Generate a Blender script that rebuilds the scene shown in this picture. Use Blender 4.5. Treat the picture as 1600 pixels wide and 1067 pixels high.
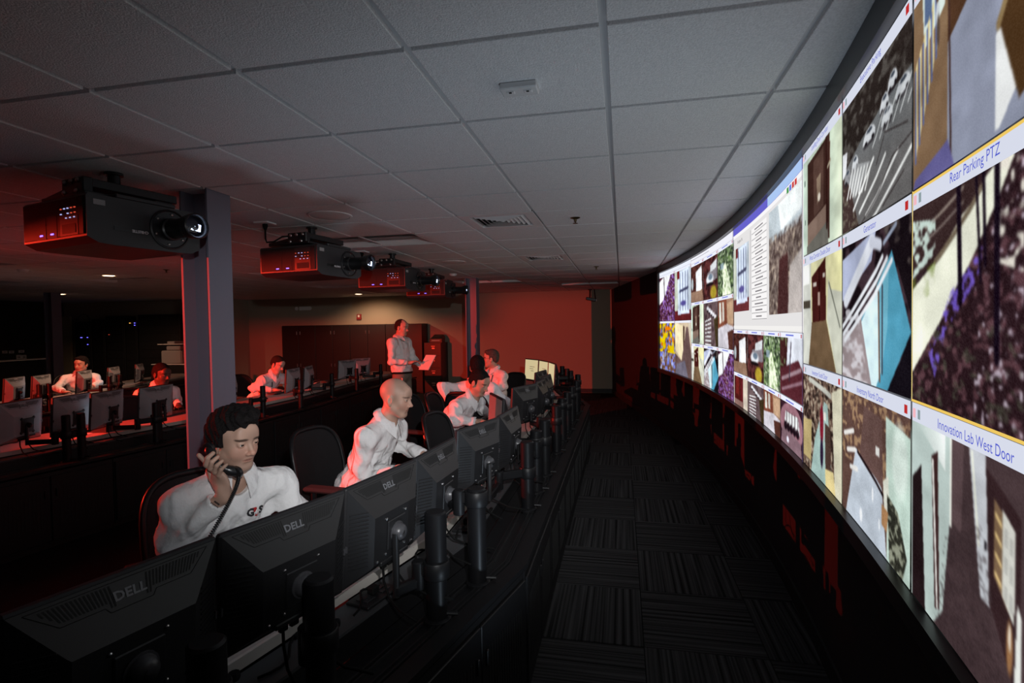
import bpy, math, random
import numpy as np
from mathutils import Vector, Matrix, Euler

random.seed(4); RNG = np.random.default_rng(4)
scene = bpy.context.scene
for o in list(bpy.data.objects): bpy.data.objects.remove(o)
COL = scene.collection

# ------------------------------------------------------------------ camera (18.7 mm lens, level tripod, from the ceiling grid)
F_PX, YAW, PITCH, ROLL = 830.63, -.2040, -.0271, -.0160
EYE = 1.65; CEIL = EYE + .8884
_f = np.array([math.sin(YAW)*math.cos(PITCH), math.cos(YAW)*math.cos(PITCH), math.sin(PITCH)])
_r = np.array([math.cos(YAW), -math.sin(YAW), 0.]); _u = np.cross(_r, _f)
_r, _u = _r*math.cos(ROLL)+_u*math.sin(ROLL), -_r*math.sin(ROLL)+_u*math.cos(ROLL)
cam = bpy.data.objects.new('camera', bpy.data.cameras.new('camera')); COL.objects.link(cam)
cam.data.sensor_width = 36; cam.data.lens = F_PX/1600*36; cam.data.clip_start = .05
M = Matrix.Identity(4)
for i in range(3):
    M[i][0], M[i][1], M[i][2] = _r[i], _u[i], -_f[i]
M[2][3] = EYE
cam.matrix_world = M
scene.camera = cam
def ray(x, y): return _f + _r*(x-800)/F_PX - _u*(y-533.5)/F_PX
def atz(x, y, z): d = ray(x, y); t = (z-EYE)/d[2]; return Vector((d[0]*t, d[1]*t, z))
def aty(x, y, Y): d = ray(x, y); t = Y/d[1]; return Vector((d[0]*t, Y, EYE+d[2]*t))

# ------------------------------------------------------------------ light: exposure, world, the red gelled lamp, added white and ceiling lamps
vs = scene.view_settings
vs.view_transform = 'Standard'; vs.look = 'None'; vs.gamma = 1; vs.use_curve_mapping = False
vs.exposure = 0.0
world = bpy.data.worlds.new('world'); scene.world = world; world.use_nodes = True
world.node_tree.nodes['Background'].inputs[0].default_value = (.02, .02, .025, 1)
world.node_tree.nodes['Background'].inputs[1].default_value = .02
SCREEN_GAIN = 1.18
def lamp(name, kind, loc, energy, color, target=None, **kw):
    d = bpy.data.lights.new(name, kind); d.energy = energy; d.color = color
    for k, v in kw.items(): setattr(d, k, v)
    o = bpy.data.objects.new(name, d); COL.objects.link(o); o.location = loc
    if target is not None:
        o.rotation_euler = (Vector(target)-Vector(loc)).to_track_quat('-Z', 'Y').to_euler()
    return o
RED_AT = (-6.55, 1.5, 1.98)
lamp('red_gelled_lamp', 'SPOT', RED_AT, 2500, (1, .036, .016), (-2.3, 8.6, 1.70), spot_size=math.radians(124), spot_blend=.7, shadow_soft_size=.018)
WHITE_AT = (.26, -.18, 1.98)
lamp('added_white_lamp', 'SPOT', WHITE_AT, 290, (.97, .98, 1), (-1.75, 5.2, 1.24), spot_size=math.radians(61), spot_blend=.9, shadow_soft_size=.02)  # unseen lamp added to brighten shirts and faces
UP_AT = (.12, 1.35, .16)                                   # fill flash added on the carpet, below the view, to brighten the ceiling
lamp('added_ceiling_lamp', 'SPOT', UP_AT, 36, (.68, .84, 1), (-.3, 3.0, 2.54), spot_size=math.radians(94), spot_blend=.9, shadow_soft_size=.04)

# ------------------------------------------------------------------ helpers: materials
MATS = {}
def mat(name, color=(.5, .5, .5), rough=.6, metal=0., spec=.5, noise=None, bump=None, emit=None, attr=None, sheen=0, alpha=None, trans=0):
    if name in MATS: return MATS[name]
    m = bpy.data.materials.new(name); m.use_nodes = True; nt = m.node_tree; N = nt.nodes; L = nt.links
    b = N['Principled BSDF']
    b.inputs['Base Color'].default_value = (*color, 1); b.inputs['Roughness'].default_value = rough
    b.inputs['Metallic'].default_value = metal; b.inputs['Specular IOR Level'].default_value = spec
    if sheen: b.inputs['Sheen Weight'].default_value = sheen
    if trans: b.inputs['Transmission Weight'].default_value = trans
    if alpha is not None: b.inputs['Alpha'].default_value = alpha
    if emit:
        b.inputs['Emission Color'].default_value = (*emit[0], 1); b.inputs['Emission Strength'].default_value = emit[1]
    tc = N.new('ShaderNodeTexCoord')
    if attr:
        a = N.new('ShaderNodeVertexColor'); a.layer_name = attr; L.new(a.outputs[0], b.inputs['Base Color'])
    if noise:                                   # (scale, amount, detail)
        n = N.new('ShaderNodeTexNoise'); n.inputs['Scale'].default_value = noise[0]; n.inputs['Detail'].default_value = 4
        L.new(tc.outputs['Object'], n.inputs['Vector'])
        mx = N.new('ShaderNodeMix'); mx.data_type = 'RGBA'; mx.blend_type = 'MULTIPLY'; mx.inputs[0].default_value = noise[1]
        if attr: L.new(a.outputs[0], mx.inputs[6])
        else: mx.inputs[6].default_value = (*color, 1)
        cr = N.new('ShaderNodeValToRGB'); cr.color_ramp.elements[0].position = .3; cr.color_ramp.elements[1].position = .7
        cr.color_ramp.elements[0].color = (.35, .35, .35, 1); cr.color_ramp.elements[1].color = (1.15, 1.15, 1.15, 1)
        L.new(n.outputs[0], cr.inputs[0]); L.new(cr.outputs[0], mx.inputs[7]); L.new(mx.outputs[2], b.inputs['Base Color'])
    if bump:                                    # (scale, strength, distance)
        n = N.new('ShaderNodeTexNoise'); n.inputs['Scale'].default_value = bump[0]; n.inputs['Detail'].default_value = 5
        L.new(tc.outputs['Object'], n.inputs['Vector'])
        bp = N.new('ShaderNodeBump'); bp.inputs['Strength'].default_value = bump[1]; bp.inputs['Distance'].default_value = bump[2]
        L.new(n.outputs[0], bp.inputs['Height']); L.new(bp.outputs[0], b.inputs['Normal'])
    MATS[name] = m; return m
def emissive_attr(name, gain):
    m = bpy.data.materials.new(name); m.use_nodes = True; nt = m.node_tree; nt.nodes.clear()
    a = nt.nodes.new('ShaderNodeVertexColor'); a.layer_name = 'Col'
    e = nt.nodes.new('ShaderNodeEmission'); e.inputs[1].default_value = gain
    o = nt.nodes.new('ShaderNodeOutputMaterial'); nt.links.new(a.outputs[0], e.inputs[0]); nt.links.new(e.outputs[0], o.inputs[0])
    MATS[name] = m; return m
def lin(c):
    c = np.asarray(c, float); return np.where(c <= .04045, c/12.92, ((np.maximum(c, 0)+.055)/1.055)**2.4)
def srgb(r, g, b): return tuple(float(v) for v in lin((r/255, g/255, b/255)))

# ------------------------------------------------------------------ helpers: mesh building
class MB:
    """collects shapes and links them as ONE mesh object"""
    def __init__(s): s.v = []; s.f = []; s.mi = []; s.cur = 0
    def add(s, vs, fs):
        n = len(s.v); s.v += [tuple(v) for v in vs]; s.f += [tuple(i+n for i in f) for f in fs]; s.mi += [s.cur]*len(fs); return s
    def box(s, c, d, ch=0, rot=None):
        hx, hy, hz = d[0]/2, d[1]/2, d[2]/2
        if ch <= 0:
            vs = [(x*hx, y*hy, z*hz) for x in (-1, 1) for y in (-1, 1) for z in (-1, 1)]
            fs = [(0, 1, 3, 2), (4, 6, 7, 5), (0, 4, 5, 1), (2, 3, 7, 6), (0, 2, 6, 4), (1, 5, 7, 3)]
        else:
            ch = min(ch, hx*.9, hy*.9, hz*.9); vs = []; idx = {}
            for x in (-1, 1):
                for y in (-1, 1):
                    for z in (-1, 1):
                        for a in range(3):
                            h = [hx-ch, hy-ch, hz-ch]; h[a] += ch; idx[(x, y, z, a)] = len(vs); vs.append((x*h[0], y*h[1], z*h[2]))
            fs = []
            for a in range(3):
                b, c2 = (a+1) % 3, (a+2) % 3
                for sg in (-1, 1):
                    q = []
                    for (p, r) in ((-1, -1), (1, -1), (1, 1), (-1, 1)):
                        k = [0, 0, 0]; k[a] = sg; k[b] = p; k[c2] = r; q.append(idx[(*k, a)])
                    fs.append(tuple(q if sg > 0 else q[::-1]))
                for p in (-1, 1):
                    for r in (-1, 1):           # edge along axis a
                        k0 = [0]*3; k1 = [0]*3; k0[a] = -1; k1[a] = 1; k0[b] = k1[b] = p; k0[c2] = k1[c2] = r
                        q = [idx[(*k0, b)], idx[(*k1, b)], idx[(*k1, c2)], idx[(*k0, c2)]]
                        fs.append(tuple(q if p*r > 0 else q[::-1]))
            for x in (-1, 1):
                for y in (-1, 1):
                    for z in (-1, 1):
                        t = [idx[(x, y, z, a)] for a in range(3)]; fs.append(tuple(t if x*y*z > 0 else t[::-1]))
        if rot is not None:
            R = rot if isinstance(rot, Matrix) else Euler(rot).to_matrix()
            vs = [R @ Vector(v) for v in vs]
        return s.add([(v[0]+c[0], v[1]+c[1], v[2]+c[2]) for v in vs], fs)
    def tube(s, pts, r, n=8, caps=True, closed=False):
        P = [Vector(p) for p in pts]; rs = r if isinstance(r, (list, tuple)) else [r]*len(P)
        vs = []; fs = []; prev = None
        for i, p in enumerate(P):
            if closed: t = P[(i+1) % len(P)]-P[i-1]
            else: t = (P[min(i+1, len(P)-1)]-P[max(i-1, 0)])
            t = t.normalized() if t.length > 1e-9 else Vector((0, 0, 1))
            if prev is None: a = t.orthogonal().normalized()
            else:
                a = prev-t*prev.dot(t); a = a.normalized() if a.length > 1e-6 else t.orthogonal().normalized()
            prev = a; b = t.cross(a)
            for k in range(n):
                th = 2*math.pi*k/n; vs.append(p+(a*math.cos(th)+b*math.sin(th))*rs[i])
        m = len(P)
        for i in range(m if closed else m-1):
            j = (i+1) % m
            for k in range(n):
                k2 = (k+1) % n; fs.append((i*n+k, i*n+k2, j*n+k2, j*n+k))
        if caps and not closed: fs += [tuple(range(n))[::-1], tuple(range((m-1)*n, m*n))]
        return s.add(vs, fs)
    def lathe(s, prof, c=(0, 0, 0), n=20, rot=None, cap=True):
        vs = []; fs = []
        for (r, z) in prof:
            for k in range(n): vs.append(Vector((r*math.cos(2*math.pi*k/n), r*math.sin(2*math.pi*k/n), z)))
        for i in range(len(prof)-1):
            for k in range(n):
                k2 = (k+1) % n; fs.append((i*n+k, i*n+k2, (i+1)*n+k2, (i+1)*n+k))
        if cap: fs += [tuple(range(n))[::-1], tuple(range((len(prof)-1)*n, len(prof)*n))]
        if rot is not None: vs = [rot @ v for v in vs]
        return s.add([v+Vector(c) for v in vs], fs)
    def prism(s, poly, z0, z1):
        n = len(poly); vs = [(p[0], p[1], z0) for p in poly]+[(p[0], p[1], z1) for p in poly]
        fs = [tuple(range(n))[::-1], tuple(range(n, 2*n))]+[(i, (i+1) % n, n+(i+1) % n, n+i) for i in range(n)]
        return s.add(vs, fs)
    def loft(s, rings, caps=True, closed=True):
        n = len(rings[0]); vs = [p for r in rings for p in r]; fs = []
        for i in range(len(rings)-1):
            for k in range(n if closed else n-1):
                k2 = (k+1) % n; fs.append((i*n+k, i*n+k2, (i+1)*n+k2, (i+1)*n+k))
        if caps: fs += [tuple(range(n))[::-1], tuple(range((len(rings)-1)*n, len(rings)*n))]
        return s.add(vs, fs)
    def grid(s, fn, nu, nv):
        vs = [fn(i/nu, j/nv) for j in range(nv+1) for i in range(nu+1)]
        fs = [(j*(nu+1)+i, j*(nu+1)+i+1, (j+1)*(nu+1)+i+1, (j+1)*(nu+1)+i) for j in range(nv) for i in range(nu)]
        return s.add(vs, fs)
    def xf(s, M4, start=0):
        s.v[start:] = [tuple(M4 @ Vector(v)) for v in s.v[start:]]; return s
    def mesh(s, name, mats, smooth=False):
        me = bpy.data.meshes.new(name); me.from_pydata(s.v, [], s.f)
        for m in (mats if isinstance(mats, (list, tuple)) else [mats]): me.materials.append(MATS[m] if isinstance(m, str) else m)
        if max(s.mi, default=0): me.polygons.foreach_set('material_index', s.mi)
        if smooth:
            me.polygons.foreach_set('use_smooth', [True]*len(me.polygons))
            if smooth != 'all': me.set_sharp_from_angle(angle=math.radians(smooth if smooth is not True else 40))
        me.update(); return me
    def build(s, name, mats, parent=None, smooth=False, **kw):
        return link(name, s.mesh(name, mats, smooth), parent, **kw)
def link(name, data, parent=None, loc=None, rotz=None, kind=None, label=None, cat=None, group=None):
    o = bpy.data.objects.new(name, data); COL.objects.link(o)
    if parent is not None: o.parent = parent
    if loc is not None: o.location = loc
    if rotz is not None: o.rotation_euler = (0, 0, rotz)
    return tag(o, label, cat, group, kind)
def tag(o, label=None, cat=None, group=None, kind=None):
    if label: o['label'] = label
    if cat: o['category'] = cat
    if group: o['group'] = group
    if kind: o['kind'] = kind
    return o
def empty(name, loc, label, cat, rotz=0, group=None):
    o = link(name, None, None, loc, rotz, None, label, cat, group); o.empty_display_size = .1; return o
def struct(name, mb, mats, parent=None, smooth=False):
    return mb.build(name, mats, parent, smooth, kind=None if parent else 'structure')
def copy_tree(o, parent=None):
    c = o.copy(); COL.objects.link(c); c.parent = parent
    for ch in o.children: copy_tree(ch, c)
    return c
def kids(o): return list(o.children)
def text_mesh(body, size, align='CENTER', bold=0., res=3):
    cu = bpy.data.curves.new('t', 'FONT'); cu.body = body; cu.size = size; cu.align_x = align; cu.align_y = 'CENTER'
    cu.resolution_u = res; cu.offset = bold
    ob = bpy.data.objects.new('t', cu); COL.objects.link(ob)
    dg = bpy.context.evaluated_depsgraph_get(); me = bpy.data.meshes.new_from_object(ob.evaluated_get(dg))
    v = np.zeros(len(me.vertices)*3); me.vertices.foreach_get('co', v); v = v.reshape(-1, 3)
    f = [tuple(p.vertices) for p in me.polygons]
    bpy.data.objects.remove(ob); bpy.data.curves.remove(cu); bpy.data.meshes.remove(me)
    return v, f
# ================================================================== the room
X0, X1, Y0, Y1 = -15.6, 1.35, -2.4, 13.2
SR, SCX, SCY = 21.0, .921-21.0, 4.583                    # the video wall is an arc of 21 m radius
def arc(s, z, off=0.):
    a = s/SR; return (SCX+(SR+off)*math.cos(a), SCY+(SR+off)*math.sin(a), z)
mat('ceiling_tile', (.87, .87, .88), .95, spec=.1, noise=(150, .25), bump=(170, .7, .006))
mat('ceiling_grid', (.62, .62, .63), .5)
mat('plenum', (.05, .05, .05), .9)
mat('tan_paint', (.33, .285, .215), .9, spec=.2, bump=(60, .15, .004))
mat('dark_paint', (.034, .028, .030), .85, spec=.2, bump=(80, .15, .004))
mat('olive_paint', (.035, .032, .02), .8, spec=.2)
mat('black_trim', (.012, .012, .012), .45)
mat('rubber_base', (.015, .015, .016), .6)
mat('steel_paint', (.165, .165, .215), .55)
mat('floor_base', (.010, .010, .011), .95, spec=.1)

# ---- carpet material: fine stripes whose pattern differs from tile to tile
def carpet():
    m = bpy.data.materials.new('carpet_stripes'); m.use_nodes = True; N = m.node_tree.nodes; L = m.node_tree.links
    b = N['Principled BSDF']; b.inputs['Roughness'].default_value = .95; b.inputs['Specular IOR Level'].default_value = .1
    tc = N.new('ShaderNodeTexCoord'); oi = N.new('ShaderNodeObjectInfo'); mp = N.new('ShaderNodeMapping')
    mp.inputs['Scale'].default_value = (46, .35, 0); L.new(tc.outputs['Object'], mp.inputs['Vector'])
    ml = N.new('ShaderNodeMath'); ml.operation = 'MULTIPLY'; ml.inputs[1].default_value = 60; L.new(oi.outputs['Random'], ml.inputs[0])
    cb = N.new('ShaderNodeCombineXYZ'); L.new(ml.outputs[0], cb.inputs[0]); L.new(cb.outputs[0], mp.inputs['Location'])
    n = N.new('ShaderNodeTexNoise'); n.inputs['Scale'].default_value = 1; n.inputs['Detail'].default_value = 3; L.new(mp.outputs[0], n.inputs['Vector'])
    cr = N.new('ShaderNodeValToRGB'); e = cr.color_ramp.elements
    e[0].position = .38; e[0].color = (.014, .014, .014, 1); e[1].position = .62; e[1].color = (.085, .085, .088, 1)
    L.new(n.outputs[0], cr.inputs[0])
    n2 = N.new('ShaderNodeTexNoise'); n2.inputs['Scale'].default_value = 260; L.new(tc.outputs['Object'], n2.inputs['Vector'])
    mx = N.new('ShaderNodeMix'); mx.data_type = 'RGBA'; mx.blend_type = 'MULTIPLY'; mx.inputs[0].default_value = .5
    L.new(cr.outputs[0], mx.inputs[6]); L.new(n2.outputs[0], mx.inputs[7]); L.new(mx.outputs[2], b.inputs['Base Color'])
    bp = N.new('ShaderNodeBump'); bp.inputs['Strength'].default_value = .5; bp.inputs['Distance'].default_value = .004
    L.new(n.outputs[0], bp.inputs['Height']); L.new(bp.outputs[0], b.inputs['Normal']); MATS['carpet_stripes'] = m
carpet()

floor = struct('floor', MB().box(((X0+X1)/2, (Y0+Y1)/2, -.106), (X1-X0+.6, Y1-Y0+.6, .2)), 'floor_base')
me = MB().box((0, 0, -.003), (.596, .596, .006), .002).mesh('carpet_tile', 'carpet_stripes')
for i in range(-2, 3):
    for j in range(0, 19):
        x, y = .095+.6*(i-.5), 2.76+.6*(j-1.5)
        if x > .921-(y-4.58)**2/42+.30: continue
        o = link('carpet_tile', me, floor, (x, y, 0)); o.rotation_euler[2] = math.pi/2*((i+j) % 2)

# ---- ceiling: plenum slab, tee grid and tegular tiles that hang a little below the grid
ceil = struct('ceiling', MB().box(((X0+X1)/2, (Y0+Y1)/2, CEIL+.12), (X1-X0+.6, Y1-Y0+.6, .1)), 'plenum')
GX, GY, T = -.0454, 1.5972, .61
VENTS = [(-2, 4), (-2, 8)]
TROFF = [(-5, 5), (-2, 15), (-9, 5), (-14, 5), (-9, 9), (-14, 9), (-18, 8), (-5, 13), (-10, 13)]
skip = set(VENTS)
for (i, j) in TROFF: skip |= {(i, j), (i+1, j)}
NI = range(-26, 2); NJ = range(-7, 19)
gz = CEIL+.010
for i in range(-26, 3):
    x = GX+T*i
    if x < X1: MB().box((x, (Y0+Y1)/2, gz), (.026, Y1-Y0, .008)).build('runner', 'ceiling_grid', ceil)
for j in range(-6, 20):
    y = GY+T*j
    if y < Y1: MB().box(((X0+X1)/2, y, gz+.0004), (X1-X0, .026, .0072)).build('cross_tee', 'ceiling_grid', ceil)
a, b = .305-.0135, .305-.0115                              # tegular edge: small bevel at the face
tile = MB(); tile.loft([[(-b, -b, .0), (b, -b, .0), (b, b, .0), (-b, b, .0)], [(-b, -b, .012), (b, -b, .012), (b, b, .012), (-b, b, .012)]], caps=True)
tile = MB()
zf = -.011
tile.loft([[(-a, -a, zf), (a, -a, zf), (a, a, zf), (-a, a, zf)], [(-b, -b, zf+.002), (b, -b, zf+.002), (b, b, zf+.002), (-b, b, zf+.002)],
           [(-b, -b, .012), (b, -b, .012), (b, b, .012), (-b, b, .012)]])
tme = tile.mesh('ceiling_tile', 'ceiling_tile')
cells = []
for i in NI:
    for j in NJ:
        if (i, j) in skip: continue
        c = np.array([GX+T*(i+.5), GY+T*(j+.5), CEIL-EYE])
        if not (X0 < c[0] < X1+.2 and Y0 < c[1] < Y1): continue
        d = c@_f; u = c@_r/max(d, .01)*F_PX; v = c@_u/max(d, .01)*F_PX
        seen = d > .3 and abs(u) < 900 and abs(v) < 640
        cells.append((0 if seen else 1, np.linalg.norm(c), i, j))
cells.sort()
rest = MB()
for n, (sn, dist, i, j) in enumerate(cells):
    loc = (GX+T*(i+.5), GY+T*(j+.5), CEIL)
    if n < 290: link('ceiling_tile', tme, ceil, loc)
    else:
        s0 = len(rest.v); rest.add(tile.v, tile.f); rest.v[s0:] = [(v[0]+loc[0], v[1]+loc[1], v[2]+loc[2]) for v in rest.v[s0:]]
rest.build('ceiling_tile_field', 'ceiling_tile', ceil, kind='stuff')

# ---- walls
wr = MB(); S_END = 3.95
ss = [(-7.2+i*.25) for i in range(100) if -7.2+i*.25 < S_END]+[S_END]
ring = [arc(s, 0, .10) for s in ss]
tx, ty = -math.sin(S_END/SR), math.cos(S_END/SR); e = ring[-1]; k = (Y1+.1-e[1])/ty
ring.append((e[0]+tx*k, Y1+.1, 0)); CORNER = (e[0]+tx*(Y1-e[1])/ty, Y1)
wr.loft([[(p[0], p[1], 0), (p[0], p[1], CEIL+.1), (p[0]+.12, p[1]+.01, CEIL+.1), (p[0]+.12, p[1]+.01, 0)] for p in ring])
struct('wall_right', wr, 'dark_paint')
struct('wall_back', MB().box(((CORNER[0]-10.3)/2, Y1+.06, CEIL/2), (CORNER[0]+10.3, .12, CEIL+.1)), 'tan_paint')
struct('wall_back_recess', MB().box(((X0-10.3)/2, 12.36, CEIL/2), (abs(X0)-10.3, .12, CEIL+.1)).box((-10.36, 12.8, CEIL/2), (.12, .9, CEIL+.1)), 'tan_paint')
struct('wall_left', MB().box((X0-.06, (Y0+12.4)/2, CEIL/2), (.12, 12.4-Y0, CEIL+.1)), 'olive_paint')
struct('wall_front', MB().box(((X0+X1)/2, Y0-.06, CEIL/2), (X1-X0+.4, .12, CEIL+.1)), 'olive_paint')
struct('baseboard_back', MB().box(((CORNER[0]-10.3)/2, Y1-.006, .05), (CORNER[0]+10.28, .012, .1), .003), 'rubber_base')
bb = MB(); bb.loft([[(p[0]-.012, p[1], 0), (p[0]-.012, p[1], .1), (p[0], p[1], .1), (p[0], p[1], 0)] for p in ring[8:-1]]+
                   [[(CORNER[0]-.012, CORNER[1]-.02, 0), (CORNER[0]-.012, CORNER[1]-.02, .1), (CORNER[0], CORNER[1]-.02, .1), (CORNER[0], CORNER[1]-.02, 0)]])
struct('baseboard_right', bb, 'rubber_base')
# ---- three steel columns: H sections, flanges facing the video wall
def column(name, x, y, w=.2, d=.2, t=.014):
    m = MB(); z = CEIL-.006
    for sx in (-1, 1): m.box((x+sx*(w/2-t/2), y, z/2), (t, d, z))
    m.box((x, y+.0, z/2), (w-2*t, .012, z))
    m.box((x, y, .01), (w+.1, d+.1, .02))
    o = struct(name, m, 'steel_paint'); return o
column('column_near', -2.585, 2.94); column('column_far', -2.60, 9.14); column('column_side', -11.7, 9.0)
# ================================================================== the photographer's red lamp: housing, barn doors added to keep red off ceiling and wall, a stand (it stands just outside the view)
mat('lamp_black', (.015, .015, .015), .5)
ax = Vector((-2.3, 8.6, RED_AT[2]))-Vector(RED_AT); rz = math.atan2(ax.y, ax.x)
st = empty('unseen_lamp', (RED_AT[0], RED_AT[1], 0), 'red gelled studio lamp with barn doors on a black tripod stand', 'studio lamp', rz)
h = RED_AT[2]
MB().lathe([(.035, 0), (.042, .02), (.042, .24), (.03, .28)], (-.06, 0, h), 20, Matrix.Rotation(-math.pi/2, 3, 'Y')).build('housing', 'lamp_black', st, smooth=40)
def fan(a0, a1, r0, r1): return [(r0*math.cos(a), r0*math.sin(a)) for a in np.linspace(a0, a1, 16)]+[(r1*math.cos(a), r1*math.sin(a)) for a in np.linspace(a1, a0, 16)]
DG = math.radians
MB().prism(fan(DG(-115), DG(15.5), .03, .55), h+.024, h+.027).build('barn_door', 'lamp_black', st)
AA = np.linspace(DG(15), DG(118), 20); MB().loft([[(.035*math.cos(a), .035*math.sin(a), h+.022), (.56*math.cos(a), .56*math.sin(a), h-.012), (.56*math.cos(a), .56*math.sin(a), h-.009), (.035*math.cos(a), .035*math.sin(a), h+.025)] for a in AA]).build('barn_door', 'lamp_black', st)
MB().prism(fan(DG(-115), DG(115), .03, .33), h-.150, h-.146).build('barn_door', 'lamp_black', st)
MB().tube([(-.1, 0, .72), (-.1, 0, h-.08)], .014, 10).build('stem', 'lamp_black', st)
for k in range(3):
    a = 2*math.pi*k/3; MB().tube([(-.1, 0, .74), (-.1+.42*math.cos(a), .42*math.sin(a), .012)], .011, 8).build('tripod_leg', 'lamp_black', st)
# the white lamp, added out of view to brighten the operators, flagged so that it lights neither ceiling nor carpet
aw = Vector((-1.95, 4.9, 0))-Vector((WHITE_AT[0], WHITE_AT[1], 0)); hw = WHITE_AT[2]
sw = empty('unseen_lamp', (WHITE_AT[0], WHITE_AT[1], 0), 'white studio lamp with flat flags on a black stand beside the screen end', 'studio lamp', math.atan2(aw.y, aw.x))
MB().lathe([(.03, 0), (.036, .02), (.036, .14), (.02, .16)], (-.05, 0, hw), 20, Matrix.Rotation(-math.pi/2, 3, 'Y')).build('housing', 'lamp_black', sw, smooth=40)
MB().prism(fan(DG(-75), DG(75), .03, .30), hw+.024, hw+.027).build('flag', 'lamp_black', sw)
MB().prism(fan(DG(-75), DG(75), .03, .14), hw-.090, hw-.087).build('flag', 'lamp_black', sw)
MB().tube([(-.16, 0, .5), (-.16, 0, hw-.03)], .012, 10).build('stem', 'lamp_black', sw)
for k in range(3):
    a = 2*math.pi*k/3+.6; MB().tube([(-.16, 0, .52), (-.16+.2*math.cos(a), .2*math.sin(a), .012)], .010, 8).build('tripod_leg', 'lamp_black', sw)
fl = empty('added_fill_flash', (UP_AT[0], UP_AT[1], 0), 'small black flash unit standing on the aisle carpet, head tilted to the ceiling', 'flash')
MB().box((0, -.01, .04), (.07, .05, .08), .008).build('body', 'lamp_black', fl); MB().box((0, -.005, .108), (.075, .05, .045), .006, (math.radians(-18), 0, 0)).build('head', 'lamp_black', fl); MB().box((0, 0, .004), (.06, .06, .008), .002).build('foot', 'lamp_black', fl)
# ================================================================== the video wall: one curved projection screen showing windows
SEG4, SEG3, SEG2, SEG1 = (-1.845, -3.80), (.17, -1.845), (2.10, .17), (3.85, 2.10)
ZB, ZT = .985, 2.432
vw = empty('projection_screen', arc(0, 0), 'long curved projection wall showing a mosaic of bright security camera windows', 'projection screen')
def W(p): return (p[0]-vw.location[0], p[1]-vw.location[1], p[2])
mat('frame_black', (.010, .010, .011), .35)
fr = MB()
sl = np.linspace(-3.86, 3.91, 60)
def bar(z0, z1, o0, o1): fr.loft([[W(arc(s, z0, o0)), W(arc(s, z1, o0)), W(arc(s, z1, o1)), W(arc(s, z0, o1))] for s in sl])
bar(ZB-.055, ZB, -.028, .096); bar(ZT, CEIL-.012, -.028, .096)
fr.build('frame', 'frame_black', vw)
for s0, s1 in ((-3.86, -3.80), (3.85, 3.91)):
    MB().loft([[W(arc(s, ZB-.055, -.029)), W(arc(s, CEIL-.012, -.029)), W(arc(s, CEIL-.012, .096)), W(arc(s, ZB-.055, .096))] for s in (s0, s1)]).build('end_frame', 'frame_black', vw)
MB().loft([[W(arc(s, ZB, .01)), W(arc(s, ZT, .01)), W(arc(s, ZT, .05)), W(arc(s, ZB, .05))] for s in sl]).build('screen_backing', 'frame_black', vw)
emissive_attr('projection', SCREEN_GAIN)

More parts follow.
